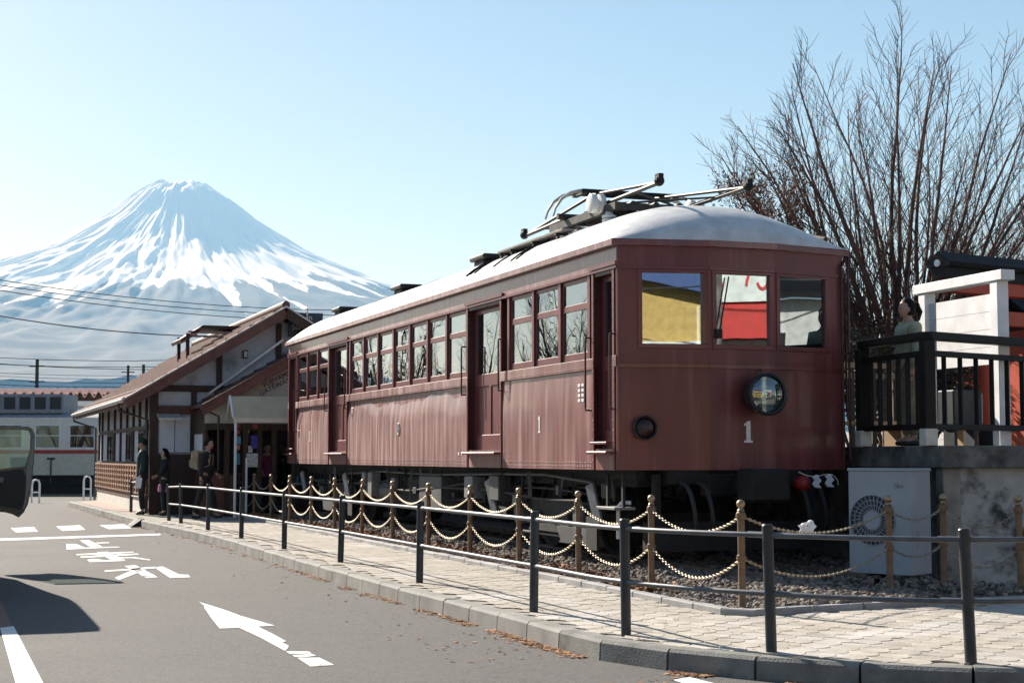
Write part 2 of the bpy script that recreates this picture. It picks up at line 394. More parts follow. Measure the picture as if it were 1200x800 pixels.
for x, y in spots[300:]:
    z = PZ + random.uniform(-.002, .002)
    rest.add([(cf*a - sf*b_ + x, sf*a + cf*b_ + y, z) for a, b_ in fp], [tuple(range(nF))])
rest.build('paving_fans', 'fan', pv)['kind'] = 'stuff'
# brick-red paving by the station wall
mat('brick_paving', (0.27, 0.20, 0.175), 0.85, var=0.2, scale=9)
bp_ = MB().poly([Vector((p.x, p.y, PV-0.004)) for p in offset_line(KR[:14], 0.17)] + [KR[13]+Vector((2.4,1.2,-0.004)), KR[4]+Vector((4.2,1.6,-.004)), KR[0]+Vector((4.5,6,-.004))])
tag(bp_.build('brick_paving', 'brick_paving'), kind='structure')

# painted markings: worn thermoplastic, 4 mm sheets
m = worn('road_paint', (0.62, 0.615, 0.59), (0.12, 0.118, 0.115), 0.7, scale=9.0, lo=0.60, hi=0.66, var=0.08)
def paint(name, polys, z=0.004, m='road_paint', label=None):
    mb = MB()
    for P in polys:
        pts = [onz(u, v, z) for u, v in P]
        n = sum((pts[i].x*pts[(i+1)%len(pts)].y - pts[(i+1)%len(pts)].x*pts[i].y) for i in range(len(pts)))
        mb.poly(pts if n > 0 else pts[::-1])
    o = mb.build(name, m); o['kind'] = 'structure'; return o
c_ = lambda P, s=6.667, ox=60, oy=620: [(ox + x/s, oy + y/s) for x, y in P]
paint('stop_line', [[(-60,631.5),(0,630.6),(188,624.8),(188,626.6),(0,633.2),(-60,634.6)]])
b_ = lambda P: c_(P, 2.4, 0, 580)
paint('crossing_blocks', [b_([(30,92),(95,89),(107,102),(45,104)]), b_([(158,87),(225,84),(240,97),(175,100)]), b_([(280,84),(350,81),(370,93),(305,95)]), b_([(-95,97),(-35,94),(-25,107),(-85,110)])])
paint('stop_lettering', [                                     # the three characters of the stop marking
    c_([(118,113),(195,113),(265,142),(520,133),(540,138),(120,156)]), c_([(225,86),(295,83),(400,134),(310,140)]), c_([(345,102),(450,99),(455,105),(362,109)]),
    c_([(195,192),(390,182),(640,173),(645,180),(400,193),(200,201)]), c_([(225,211),(425,198),(675,187),(685,196),(440,211),(235,221)]), c_([(355,176),(440,173),(580,240),(560,248),(480,244)]),
    c_([(280,236),(330,229),(410,236),(330,241),(560,239),(580,246),(300,254)]), c_([(530,217),(640,214),(775,234),(770,240),(640,224),(540,223)]),
    c_([(572,284),(660,279),(830,370),(740,376),(690,350)][:3] + [(760,345),(700,352)]), c_([(690,350),(790,346),(812,358),(710,362)]), c_([(725,368),(815,362),(832,372),(745,378)]), c_([(415,320),(610,306),(760,293),(860,289),(862,300),(760,306),(640,316),(420,329)]),
    c_([(630,318),(740,312),(640,352),(530,394),(497,376)]), c_([(800,292),(870,288),(1000,350),(1070,353),(1088,372),(930,378)])])
a_ = lambda P: c_(P, 6.667, 220, 690)
paint('arrow_marking', [a_([(88,97),(130,128),(128,142),(190,232),(250,305),(400,300),(545,290),(680,282),(420,208),(290,160)]), a_([(400,299),(545,289),(660,345),(770,405),(735,412),(790,440),(780,462),(760,480),(560,372)]),
    a_([(765,482),(945,485),(970,500),(800,505)]), a_([(815,512),(970,504),(1005,518),(890,530),(840,528)]), a_([(855,534),(1030,532),(1060,548),(1095,565),(1145,590),(960,602)])])
paint('lane_line', [[(0,735),(16,733),(52,802),(19,802)], [(19,802),(52,802),(110,900),(70,900)]])
mat('red_paint', (0.16, 0.075, 0.06), 0.8, var=0.25, scale=8)
paint('red_lane_strip', [[(-25,672),(-16,668),(14.5,732.5),(-2,735)]], m='red_paint')
paint('edge_marking', [[(788,796),(808,792.5),(870,808),(850,815)]])

# ballast, fallen leaves
mat('ballast_base', (0.08, 0.07, 0.06), 0.95, var=0.4, scale=14)
mat('stone', (0.105, 0.078, 0.060), 0.9, var=0.5, scale=11.0, color2=(0.30, 0.25, 0.21), detail=1)
O = ony(724, 420, 16.43); O.z = 0                              # front left corner of the railcar, on the ground
def tl(w, s, z=0.0): return O + RV*w + DV*s + Vector((0, 0, z))
BZ = PV + 0.0
bed = [E0 + RV*0.1, E1 + RV*0.1 + DV*0.1, EL[2]+Vector((0,.1,0)), EL[3]+Vector((0,.1,0)), EL[4]+Vector((0,.1,0)), EL[4]+DV*3, tl(5.2, 6), tl(5.2, 18.2)]
MB().poly([Vector((p.x, p.y, BZ-0.004)) for p in bed]).build('ballast_bed', 'ballast_base')['kind'] = 'structure'
iv, if_ = icos(0); bst = MB(); bp2 = [(p.x, p.y) for p in bed]; rs = random.Random(3)
cnt = 0
while cnt < 15000:
    if rs.random() < 0.72: w, s = -0.62 + 1.9*rs.random()**1.2, -3.6 + 22*rs.random()**1.3
    else: w, s = rs.uniform(-0.6, 5), rs.uniform(-4, 4)
    p = tl(w, s)
    if not inpoly(p.x, p.y, bp2): cnt += 1; continue
    h = 0.05*min(1, max(0, (w+0.3)/0.9)) ; r0 = rs.uniform(0.016, 0.040)
    M = Matrix.Rotation(rs.random()*6.28, 3, 'Z') @ Matrix.Rotation(rs.random()*6.28, 3, 'X'); sx, sy, sz = rs.uniform(.8, 1.4), rs.uniform(.7, 1.1), rs.uniform(.5, .8)
    bst.add([tuple(M @ Vector((v[0]*r0*sx*rs.uniform(.8,1.15), v[1]*r0*sy, v[2]*r0*sz)) + Vector((p.x, p.y, BZ + h + r0*0.4))) for v in iv], if_); cnt += 1
bst.build('ballast_stones', 'stone')['kind'] = 'stuff'
m = mat('dead_leaf', (0.26, 0.085, 0.035), 0.85, var=0.5, scale=9, color2=(0.42, 0.22, 0.09), detail=0)
lf = MB(); nl = 0; WE = (E1-O).dot(RV)
def leaf(p, r0):
    a = rs.random()*6.28; tx = rs.uniform(-.5, .5); c, s = math.cos(a), math.sin(a)
    q = [(-1,0,.1),(-.2,-.55,0),(.6,-.35,.1),(1,0,.25),(.5,.4,.05),(-.3,.5,.15)]
    lf.add([(p.x + r0*(c*x - s*y), p.y + r0*(s*x + c*y), p.z + r0*(z + tx*y*.5) + 0.004) for x, y, z in q], [(0,1,2,3,4,5)])
for _ in range(5200):                                         # gutter along the kerb
    i = rs.random()**0.8*(len(KL)-2); k = int(i); p = KL[k].lerp(KL[k+1], i-k); t = (KL[k+1]-KL[k]).normalized(); n = Vector((t.y, -t.x, 0))
    if noise.noise((p.x*1.7, p.y*1.7, 0)) < -0.12: continue
    d = 0.015 + abs(rs.gauss(0, 0.055)) if rs.random() < .93 else rs.uniform(0, 1.0)
    leaf(Vector((p.x, p.y, 0.0)) + n*d, rs.uniform(.012, .03))
for _ in range(6500):                                         # drift inside the edging
    s = -2 + 20*rs.random(); w = WE + .11 + abs(rs.gauss(0, .22))
    if noise.noise((s*0.8, 3, 0)) < -0.1: continue
    p = tl(w, s, BZ + 0.03 + rs.random()*.05)
    if inpoly(p.x, p.y, bp2):
        e1 = Vector((rs.gauss(0,1), rs.gauss(0,1), rs.gauss(0,.5))).normalized(); e2 = e1.cross(Vector((rs.gauss(0,.5), rs.gauss(0,.5), 1))).normalized(); q = rs.uniform(.022, .045); lf.add([p - e1*q, p - e2*q*.55, p + e1*q, p + e2*q*.55], [(0,1,2,3)])
for _ in range(140):
    p = onz(rs.uniform(150, 1150), rs.uniform(640, 790), PV)
    if inpoly(p.x, p.y, area): leaf(p + Vector((0,0,.003)), rs.uniform(.012, .026))
lf.build('fallen_leaves', 'dead_leaf')['kind'] = 'stuff'

# rails and sleepers under the railcar
mat('rail_steel', (0.13, 0.09, 0.07), 0.6, 0.4, var=0.3); mat('sleeper_wood', (0.06, 0.045, 0.035), 0.95, var=0.3, stretch=(1, 12, 12))
trk = thing('railway_track', 'short length of rusty rail track under the maroon railcar', 'railway track', O, YAW)
RZ = 0.25
for w in (1.35-0.5335, 1.35+0.5335):
    r = MB().box(w-.065, w+.065, -1.6, 17.6, .135, .15).box(w-.01, w+.01, -1.6, 17.6, .15, .215).box(w-.033, w+.033, -1.6, 17.6, .215, RZ); r.build('rail', 'rail_steel', trk)
for k in range(30): MB().box(.25, 2.45, -1.4+k*.64, -1.2+k*.64, .05, .17).build('sleeper', 'sleeper_wood', trk)

# ================================================================ RAILCAR  (local frame: x = across, y = towards the rear)
W_, LEN = 2.7, 16.3
ZB, ZW0, ZW1, ZT, ZE, ZL = 1.243, 2.314, 2.434, 3.345, 3.58, 3.64
m = mat('maroon', (0.138, 0.029, 0.027), 0.30, var=0.18, scale=1.3, coat=0.5, stretch=(3, 3, 0.5), bump=0.05, bscale=1.6)
N, L, b = nodes_of(m); b.inputs['Sheen Weight'].default_value = 0.3; b.inputs['Sheen Roughness'].default_value = 0.35; b.inputs['Sheen Tint'].default_value = (1, .86, .84, 1)
# chalky run-down streaks and faded paint
src = b.inputs['Base Color'].links[0].from_socket
tc = N.new('ShaderNodeTexCoord'); mp = N.new('ShaderNodeMapping'); mp.inputs['Scale'].default_value = (5, 5, 0.35); L.new(tc.outputs['Object'], mp.inputs['Vector'])
nz = N.new('ShaderNodeTexNoise'); nz.inputs['Scale'].default_value = 1.6; nz.inputs['Detail'].default_value = 5; L.new(mp.outputs[0], nz.inputs['Vector'])
mr = N.new('ShaderNodeMapRange'); mr.inputs['From Min'].default_value = 0.52; mr.inputs['From Max'].default_value = 0.78; mr.inputs['To Max'].default_value = 0.55; L.new(nz.outputs['Fac'], mr.inputs['Value'])
shw = N.new('ShaderNodeMapRange'); shw.inputs['From Min'].default_value = 0.4; shw.inputs['From Max'].default_value = 0.72; shw.inputs['To Min'].default_value = 0.14; shw.inputs['To Max'].default_value = 0.55; L.new(nz.outputs['Fac'], shw.inputs['Value']); L.new(shw.outputs[0], b.inputs['Sheen Weight'])
mx = N.new('ShaderNodeMix'); mx.data_type = 'RGBA'; mx.inputs['B'].default_value = (0.30, 0.12, 0.115, 1)
L.new(mr.outputs[0], mx.inputs['Factor']); L.new(src, mx.inputs['A']); L.new(mx.outputs['Result'], b.inputs['Base Color'])
bw = N.new('ShaderNodeTexNoise'); bw.inputs['Scale'].default_value = 0.9; bw.inputs['Detail'].default_value = 2; L.new(tc.outputs['Object'], bw.inputs['Vector'])
bp = N.new('ShaderNodeBump'); bp.inputs['Strength'].default_value = 0.35; bp.inputs['Distance'].default_value = 0.03; L.new(bw.outputs['Fac'], bp.inputs['Height']); L.new(bp.outputs[0], b.inputs['Normal']); L.new(bp.outputs[0], b.inputs['Coat Normal'])
mat('maroon_wood', (0.135, 0.026, 0.026), 0.4, var=0.2, scale=2.5, coat=0.2, stretch=(2, 2, 0.6))
mat('dark_maroon', (0.05, 0.012, 0.012), 0.45, var=0.2, scale=3)
worn('car_roof', (0.55, 0.55, 0.55), (0.33, 0.35, 0.34), 0.55, scale=1.2, lo=0.48, hi=0.7, var=0.1, bump=0.12, bscale=3)
mat('underframe', (0.014, 0.014, 0.014), 0.85, var=0.4, scale=5); mat('dusty_iron', (0.035, 0.032, 0.03), 0.8, var=0.4, scale=6); mat('grey_box', (0.07, 0.07, 0.07), 0.6, var=0.25, scale=5)
mat('pale_box', (0.18, 0.18, 0.18), 0.6, var=0.2, scale=5); mat('black_iron', (0.014, 0.013, 0.013), 0.6, var=0.3, spec=0.25); mat('white_letter', (0.72, 0.70, 0.68), 0.6, var=0.1, scale=20)
mat('cabin_dark', (0.05, 0.045, 0.04), 0.8, var=0.3); mat('cabin_wood', (0.14, 0.075, 0.04), 0.6, var=0.3, stretch=(8, 1, 8)); mat('seat_cloth', (0.10, 0.03, 0.03), 0.9)
mat('cabin_cream', (0.42, 0.40, 0.34), 0.7)
glass('car_glass', (0.62, 0.76, 0.74), 1.5, 0.16, 0.0, 0.012); glass('front_glass', (0.7, 0.78, 0.76), 1.5, 0.22, 0.0, 0.008)
car = thing('electric_railcar', 'old maroon electric railcar with grey arched roof preserved on a gravel bed', 'railcar', O, YAW)
def side_x(side, d): return d if side == 0 else W_ - d       # d metres inwards from the outer skin
m = MATS['maroon'].copy(); m.name = 'maroon_end'; MATS['maroon_end'] = m; m.node_tree.nodes['Principled BSDF'].inputs['Coat Weight'].default_value = 0.12; [m.node_tree.links.remove(lk) for lk in list(m.node_tree.nodes['Principled BSDF'].inputs['Sheen Weight'].links)]; m.node_tree.nodes['Principled BSDF'].inputs['Sheen Weight'].default_value = 0.12
for lk in list(m.node_tree.nodes['Principled BSDF'].inputs['Roughness'].links): m.node_tree.links.remove(lk)
m.node_tree.nodes['Principled BSDF'].inputs['Roughness'].default_value = 0.48
DOORS = [(0.12, 0.62), (3.63, 4.90), (11.50, 12.78), (15.55, 16.18)]
WIN = [(0.82, 0.855, 3), (5.02, 0.905, 7), (12.93, 0.86, 3)]   # start, pitch, count
def sbox(mb, side, d0, d1, s0, s1, z0, z1):
    a, b2 = side_x(side, d0), side_x(side, d1); return mb.box(min(a, b2), max(a, b2), s0, s1, z0, z1)
for side in (0, 1):
    edges = [0.02] + [x for d in DOORS for x in d] + [LEN-0.02]
    for k in range(0, len(edges), 2):
        s0, s1 = edges[k], edges[k+1]
        if s1 - s0 < 0.03: continue
        sg0 = -1 if side == 0 else 1; xb = side_x(side, 0); nS = max(2, int((s1-s0)/.12)); amp = .25 if s0 < 3 else 1.0
        zs_ = [ZB, 1.5, 1.7, 1.8, 1.9, 1.98, 2.06, 2.14, 2.22, ZW0+.06]
        def skin_pt(i, j):                                       # dented old sheet; its lean towards the waist is shaped to catch sun glare
            s = s0 + (s1-s0)*i; z = zs_[min(9, int(j*9+.01))]; zk = 1.93 + .13*noise.noise((s*1.3, 4.2, side)) + .06*noise.noise((s*4, 1.2, 0))
            h_ = max(0, z-zk); ins = amp*(.16*h_*h_/.42 if h_ < .2 else .16*(.095 + (h_-.2)*.95)) + .0016*noise.noise((s*2.1, z*2, 7))
            return (xb - sg0*(ins + .0015), s, z)
        sk = MB().grid(skin_pt, nS, 9, flip=(side == 0)); sk.v = [tuple(v) for v in sk.v]
        sbox(sk, side, .03, .05, s0, s1, ZB, ZW0+.06); q0 = len(sk.v)
        for sa in (s0, s1): sk.add([(xb - sg0*.0015, sa, ZB), (xb - sg0*.031, sa, ZB), (xb - sg0*.031, sa, ZW0+.06), (xb - sg0*.006, sa, ZW0+.06)], [(0,1,2,3)])
        sk.add([(xb - sg0*.0015, s0, ZB+.0), (xb - sg0*.0015, s1, ZB), (xb - sg0*.031, s1, ZB), (xb - sg0*.031, s0, ZB)], [(0,1,2,3)])
        sk.build('lower_panel', 'maroon', car, smooth=True, ang=30)
        sbox(MB(), side, -.014, 0.0, s0, s1, ZW0, ZW1).build('waist_belt', 'maroon', car, bevel=.004)
    sbox(MB(), side, 0, .05, .02, LEN-.02, ZT, ZE).build('letterboard', 'maroon', car, bevel=.003)
    sbox(MB(), side, -.02, 0, .0, LEN, ZT, ZT+.028).build('rain_strip', 'maroon_wood', car)
    for s0, pit, n in WIN:
        for i in range(n+1):                                    # window pillars
            sbox(MB(), side, 0.0, .05, s0+i*pit-.075 + (.0 if i else .0), s0+i*pit, ZW1-.06, ZT).build('pillar', 'maroon_wood', car, bevel=.004)
        for i in range(n):
            a, b2 = s0+i*pit, s0+(i+1)*pit-.075
            dr = 0.025 + .0
            fr = MB(); lift = random.choice([0, 0, 0, .0])
            sbox(fr, side, dr, dr+.03, a, b2, ZW1-.05, 2.521); sbox(fr, side, dr, dr+.03, a, b2, 2.994, 3.066); sbox(fr, side, dr, dr+.03, a, b2, 3.295, ZT)
            for q in (a, b2-.032): sbox(fr, side, dr, dr+.03, q, q+.032, 2.521, 2.994); sbox(fr, side, dr, dr+.03, q, q+.032, 3.066, 3.295)
            w = fr.build('window', 'maroon_wood', car, bevel=.003)
            for z0, z1 in ((2.521, 2.994), (3.066, 3.295)):
                sbox(MB(), side, dr+.012, dr+.016, a+.032, b2-.032, z0, z1).build('pane', 'car_glass', w)
    for di, (s0, s1) in enumerate(DOORS):
        rec = .085; j = MB(); sbox(j, side, 0, rec+.05, s0-.045, s0, ZB, ZT); sbox(j, side, 0, rec+.05, s1, s1+.045, ZB, ZT); sbox(j, side, 0, rec+.05, s0-.045, s1+.045, ZT-.04, ZT-.001)
        j.build('door_jamb', 'dark_maroon', car)  # jamb coloured darker to carry the shade of the door recess
        [sbox(MB(), side, -.012, -.001, q, q+.05, ZB, ZT).build('door_post', 'maroon_wood', car) for q in (s0-.05, s1)]
        d = MB(); zb = ZB + .22; st = .085
        sbox(d, side, rec, rec+.04, s0, s0+st, zb, ZT-.04); sbox(d, side, rec, rec+.04, s1-st, s1, zb, ZT-.04)
        sbox(d, side, rec, rec+.04, s0+st, s1-st, ZT-.10, ZT-.04); sbox(d, side, rec, rec+.04, s0+st, s1-st, ZW0-.02, ZW1+.02); sbox(d, side, rec, rec+.04, s0+st, s1-st, zb, zb+.2)
        sbox(d, side, rec+.014, rec+.03, s0+st, s1-st, zb+.2, ZW0-.02); mid = (s0+s1)/2
        sbox(d, side, rec+.001, rec+.014, mid-.03, mid+.03, zb+.2, ZW0-.02)
        dr_ = d.build('door', 'maroon_wood', car, bevel=.003)
        sbox(MB(), side, rec+.016, rec+.02, s0+st, s1-st, ZW1+.02, ZT-.10).build('pane', 'car_glass', dr_)
        kx = side_x(side, rec-.02); MB().tube([(kx, s0+st*.5, ZW1-.1), (kx, s0+st*.5, ZW1+.03)], .009, 6).build('handle', 'black_iron', dr_)
        sbox(MB(), side, .0, rec, s0, s1, ZB, zb).build('door_sill', 'maroon', car)
        sp = MB(); sbox(sp, side, -.095, .0, s0-.01, s1+.02, ZB+.165, ZB+.195); sp.build('step_board', 'maroon_wood', car, bevel=.006)
        if di == 0 or di == 3: sbox(MB(), side, -.07, .0, s0+.04, s1-.02, ZB+.27, ZB+.295).build('step_board', 'maroon_wood', car, bevel=.005)
        hd = MB(); sbox(hd, side, -.03, .0, s0-.12, s1+.10, ZT+.035, ZT+.075); hd.build('door_drip', 'maroon_wood', car)
        x = side_x(side, -.065); xi = side_x(side, 0)
        for q in (s0-.10, s1+.10):
            if q < 0.05: q = .06
            if q > LEN-.03: continue
            z0, z1 = (1.88, 2.66) if di in (0, 3) else (2.20, 2.84)
            MB().tube([(xi, q, z0), (x, q, z0), (x, q, z0+.03), (x, q, z1-.03), (x, q, z1), (xi, q, z1)], .011, 8).build('grab_rail', 'dark_maroon', car, smooth=True)
    rv = MB()                                                   # rivet rows
    def rivet(s, z):
        x = side_x(side, 0); sg = -1 if side == 0 else 1; r = .0085
        rv.add([(x+sg*.007, s, z)] + [(x+sg*.0005, s+r*math.cos(a*1.0472), z+r*math.sin(a*1.0472)) for a in range(6)], [(0, 1+(k+1)%6, 1+k) if side == 0 else (0, 1+k, 1+(k+1)%6) for k in range(6)])
    s = .05
    while s < LEN-.04:
        if not any(a-.06 < s < b2+.06 for a, b2 in DOORS): rivet(s, ZB+.035); rivet(s, ZB+.075)
        s += .075
    for a, b2 in DOORS:
        for q in (a-.02, b2+.02):
            z = ZB+.1
            while z < ZT: 
                x = side_x(side, -.0125); rivet(q, z); z += .105
    rv.v = [(x - .0125 if (side == 0 and any(a-.05 < y < a+.0 or b2 < y < b2+.05 for a, b2 in DOORS)) else (x + .0125 if side == 1 and any(a-.05 < y < a or b2 < y < b2+.05 for a, b2 in DOORS) else x), y, z) for x, y, z in rv.v]
    s = .08
    while s < LEN-.06:
        if not any(a-.06 < s < b2+.06 for a, b2 in DOORS):
            n0 = len(rv.v); rivet(s, ZW0+.025); rv.v[n0:] = [(x + (-.0145 if side == 0 else .0145), y, z) for x, y, z in rv.v[n0:]]
        s += .065
    rv.build('rivets', 'maroon', car)['kind'] = 'stuff'
    # lettering and numbers on the flank
    xo = side_x(side, -.004)
    def numeral(s, z, h):
        w = h*.36; sg = -1 if side == 0 else 1
        P = [(-.5,0),(.5,0),(.5,.1),(.22,.1),(.22,1),(-.02,1),(-.5,.86),(-.5,.77),(-.22,.8),(-.22,.1),(-.5,.1)]
        pts = [(xo, s - px_*w*(1 if side == 0 else -1), z + pz*h) for px_, pz in P]
        return MB().prism(pts, ((.0035 if side == 0 else -.0035), 0, 0)).build('numeral', 'white_letter', car)
    numeral(2.27, 1.66, .20); numeral(14.3, 1.66, .20)
    em = MB(); eo = (xo, 8.25, 1.76)
    em.tube([(xo, 8.25+.055*math.cos(a*PI/8), 1.80+.085*math.sin(a*PI/8)) for a in range(17)], .012, 5)
    em.tube([(xo, 8.25-.04, 1.78), (xo, 8.25, 1.83), (xo, 8.25+.04, 1.78)], .011, 5); em.build('emblem', 'white_letter', car)
    pl = MB()
    for r2 in range(4):
        for c2 in range(2): sbox(pl, side, -.003, 0.0, .92+c2*.10, .985+c2*.10, 1.98+r2*.055, 2.013+r2*.055)
    pl.build('data_lettering', 'white_letter', car)
    p2 = MB(); sbox(p2, side, -.003, 0, 5.15, 5.2, 1.40, 1.44); sbox(p2, side, -.003, 0, 5.28, 5.33, 1.40, 1.44); p2.build('data_lettering', 'white_letter', car)
# ends: three flat facets each
FAC = [(0, 0), (.96, -.19), (1.74, -.19), (2.7, 0)]
def facet(end, i):
    (a, b2), (c, e) = FAC[i], FAC[i+1]
    if end: b2, e = LEN - b2, LEN - e
    p = Vector((a, b2, 0)); q = Vector((c, e, 0)); t = (q-p); l = t.length; t.normalize(); n = Vector((t.y, -t.x, 0))
    if end: n = -n
    return p, t, l, n                                         # n points outwards
def fbox(mb, fr, t0, t1, z0, z1, n0, n1):
    p, t, l, n = fr; return mb.obox(p + t*t0 + n*n0 + Vector((0,0,z0)), t*(t1-t0), n*(n1-n0), Vector((0,0,z1-z0)))
FW = [(.262, .905), (.087, .717), (.085, .727)]
for end in (0, 1):
    for i in range(3):
        fr = facet(end, i); l = fr[2]; a, b2 = FW[i]; zs, zt = 2.556, 3.302
        if i == 2: a, b2 = l - .905, l - .262
        fbox(MB(), fr, 0, l, ZB, ZW0+.02, -.05, 0).build('end_panel', 'maroon_end', car)
        fbox(MB(), fr, 0, l, ZW0+.02, zs-.05, -.05, 0).build('end_panel', 'maroon_end', car)
        fbox(MB(), fr, 0.001, l-.001, ZW0-.01, ZW0+.035, 0.0, .012).build('waist_belt', 'maroon', car, bevel=.003)
        fbox(MB(), fr, 0, a-.05, zs-.05, ZT, -.05, 0).build('end_pillar', 'maroon_end', car); fbox(MB(), fr, b2+.05, l, zs-.05, ZT, -.05, 0).build('end_pillar', 'maroon_end', car)
        fbox(MB(), fr, 0, l, ZT, ZE, -.05, 0.0).build('end_header', 'maroon_end', car)
        fbox(MB(), fr, .001, l-.001, ZT-.008, ZT+.022, 0.0, .018).build('rain_strip', 'maroon_wood', car)
        f = MB(); fbox(f, fr, a-.05, b2+.05, zs-.05, zs, -.045, .012); fbox(f, fr, a-.05, b2+.05, zt, ZT-.009, -.045, .012); fbox(f, fr, a-.05, a, zs, zt, -.045, .012); fbox(f, fr, b2, b2+.05, zs, zt, -.045, .012)
        w = f.build('end_window', 'maroon_wood', car, bevel=.004)
        fbox(MB(), fr, a, b2, zs, zt, -.03, -.025).build('pane', 'front_glass', w)
        if i == 1 and end == 0:
            p, t, l_, n = fr; q = p + n*.02
            MB().tube([q + t*(a+.02) + Vector((0,0,zs+.10)), q + t*(a+.14) + Vector((0,0,zt-.03))], .008, 6).add(*(lambda z: (z.v, z.f))(fbox(MB(), fr, a-.03, a+.05, zs+.06, zs+.16, .012, .04))).build('window_wiper', 'black_iron', w)
    for w0 in (0, W_):
        s0 = 0 if end == 0 else LEN
        MB().cyl((w0 + (.03 if w0 == 0 else -.03), s0 + (.03 if end == 0 else -.03), ZB+.002), (w0 + (.03 if w0 == 0 else -.03), s0 + (.03 if end == 0 else -.03), ZE), .034, 14).build('corner_post', 'maroon', car, smooth=True)
# head lamp, tail lamp, number on the front
def lamp(fr, t0, z, r, dep, m1, m2, name):
    p, t, l, n = fr; c = p + t*t0 + Vector((0,0,z)); B = Matrix((t, Vector((0,0,1)).cross(n) if False else n.cross(t), n)).transposed()
    def lat(prof, k=24):
        q = MB().lathe(prof, (0,0,0), k); q.v = [tuple(c + B @ Vector(v)) for v in q.v]; return q
    o = lat([(r*.62, 0), (r*.72, .02), (r*.9, dep*.5), (r, dep*.85), (r, dep), (r*.93, dep+.012), (r*.86, dep+.004), (r*.84, dep-.03), (.001, dep-.10)]).build(name, m1, car, smooth=True)
    lat([(r*.83, dep-.028), (r*.83, dep-.02), (r*.7, dep-.008), (r*.4, dep+.008), (.001, dep+.014)]).build('lens', m2, o, smooth=True); return o, c, n, t
glass('lamp_lens', (0.75, 0.8, 0.72), 1.5, 0.12, 0.02); mat('lamp_reflector', (0.62, 0.62, 0.50), 0.45, 0.6)
mat('red_lens', (0.02, 0.006, 0.006), 0.3); mat('lamp_black', (0.014, 0.015, 0.017), 0.35, var=0.2)
f1 = facet(0, 1); hl, hc_, hn, ht = lamp(f1, .53, 2.03, .225, .30, 'lamp_black', 'lamp_lens', 'head_lamp')
p, t, l, n = f1; B = Matrix((t, n.cross(t), n)).transposed(); q = MB().lathe([(.03, .10), (.08, .115), (.14, .16), (.18, .25)], (0,0,0), 24)
q.v = [tuple(hc_ + B @ Vector(v)) for v in q.v]; q.f = q.f[:-2] + [q.f[-2]]; q.build('reflector', 'lamp_reflector', hl, smooth=True)
MB().tube([hc_ + n*.1 + Vector((-.03,0,.21)), hc_ + n*.1 + Vector((-.03,0,.26)), hc_ + n*.1 + Vector((.03,0,.26)), hc_ + n*.1 + Vector((.03,0,.21))], .01, 6).build('lamp_loop', 'lamp_black', hl)
MB().obox(hc_ + n*.2 + ht*.215 + Vector((0,0,-.05)), ht*.035, n*.06, Vector((0,0,.10))).build('lamp_hinge', 'lamp_black', hl)
lamp(facet(0, 0), .27, 1.68, .125, .09, 'lamp_black', 'red_lens', 'tail_lamp')
p, t, l, n = f1; h = .228; w = .10
P = [(-.5,0),(.5,0),(.5,.1),(.25,.1),(.25,1),(-.02,1),(-.5,.86),(-.5,.77),(-.25,.8),(-.25,.1),(-.5,.1)]
MB().prism([p + t*(.45 + a*w) + Vector((0,0,1.53 + z*h)) + n*.001 for a, z in P], n*.004).build('numeral', 'white_letter', car)
# drain pipes at the right front corner, small step irons
for dx in (0, -.07):
    MB().tube([(W_+.06, .06, ZL-.01), (W_+.085+dx*.5, .02, ZE-.02), (W_+.03+dx, -.06+dx*-.3, ZE-.12), (W_+.03+dx, -.06+dx*-.3, ZB+.1)], .016, 8).build('drain_pipe', 'dark_maroon', car, smooth=True)
for z in (2.42, 2.5): MB().box(W_-.06, W_+.055, -.075, -.045, z, z+.02).build('pipe_clamp', 'dark_maroon', car)
# roof: arched, with domed ends and a lip
def outline(k, off=0.0):
    pts = [(-off, 0-off*.2), (.96, -.19-off), (1.74, -.19-off), (W_+off, 0-off*.2)]
    return pts
def front_s(x):                                                # y of the end outline at across position x
    if x < .96: return -.19*max(0, x)/.96
    if x < 1.74: return -.19
    return -.19*max(0, W_-x)/.96
CR = 4.19 - ZL
def roof_pt(i, j):
    x = -.07 + (W_+.14)*j; f = front_s(min(max(x, 0), W_)) - .06; y0, y1 = f, LEN - f
    ii = i; y = y0 + (y1-y0)*ii; e = min(y-y0, y1-y)
    c = abs(2*j-1); arch = max(0.0, 1-c**2.15)**.72
    ex = min(1, e/1.35); dome = (1-(1-ex)**2.2)**.62
    return (x, y, ZL + CR*arch*dome*(1-.0) + .004)
rf = MB()
ts = [0, .0012, .004, .008, .014, .022, .032, .045, .06, .078, .098] + [.098 + .804*k/22 for k in range(1, 22)] + [1-q for q in (.098,.078,.06,.045,.032,.022,.014,.008,.004,.0012,0)]
NJ = 36; jj = [(.5 - .5*math.cos(PI*k/NJ)) for k in range(NJ+1)]
for a in ts:
    for c in jj: rf.v.append(roof_pt(a, c))
for a in range(len(ts)-1):
    for c in range(NJ):
        q = a*(NJ+1)+c; rf.f.append((q, q+1, q+NJ+2, q+NJ+1))
rfo = rf.build('roof', 'car_roof', car, smooth=True, ang=60)
lipp = [(-.075, -.02), (.95, -.25), (1.75, -.25), (W_+.075, -.02)]
path = lipp + [(x, LEN-y) for x, y in reversed(lipp)]
lp = MB(); n_ = len(path)
lp.add([(x, y, ZE+.002) for x, y in path] + [(x, y, ZL+.006) for x, y in path] + [(W_/2 + (x-W_/2)*.93, LEN/2 + (y-LEN/2)*.985, ZE+.002) for x, y in path],
       [(k, (k+1)%n_, n_+(k+1)%n_, n_+k) for k in range(n_)] + [(2*n_+k, 2*n_+(k+1)%n_, (k+1)%n_, k) for k in range(n_)])
lp.build('roof_lip', 'maroon', rfo)
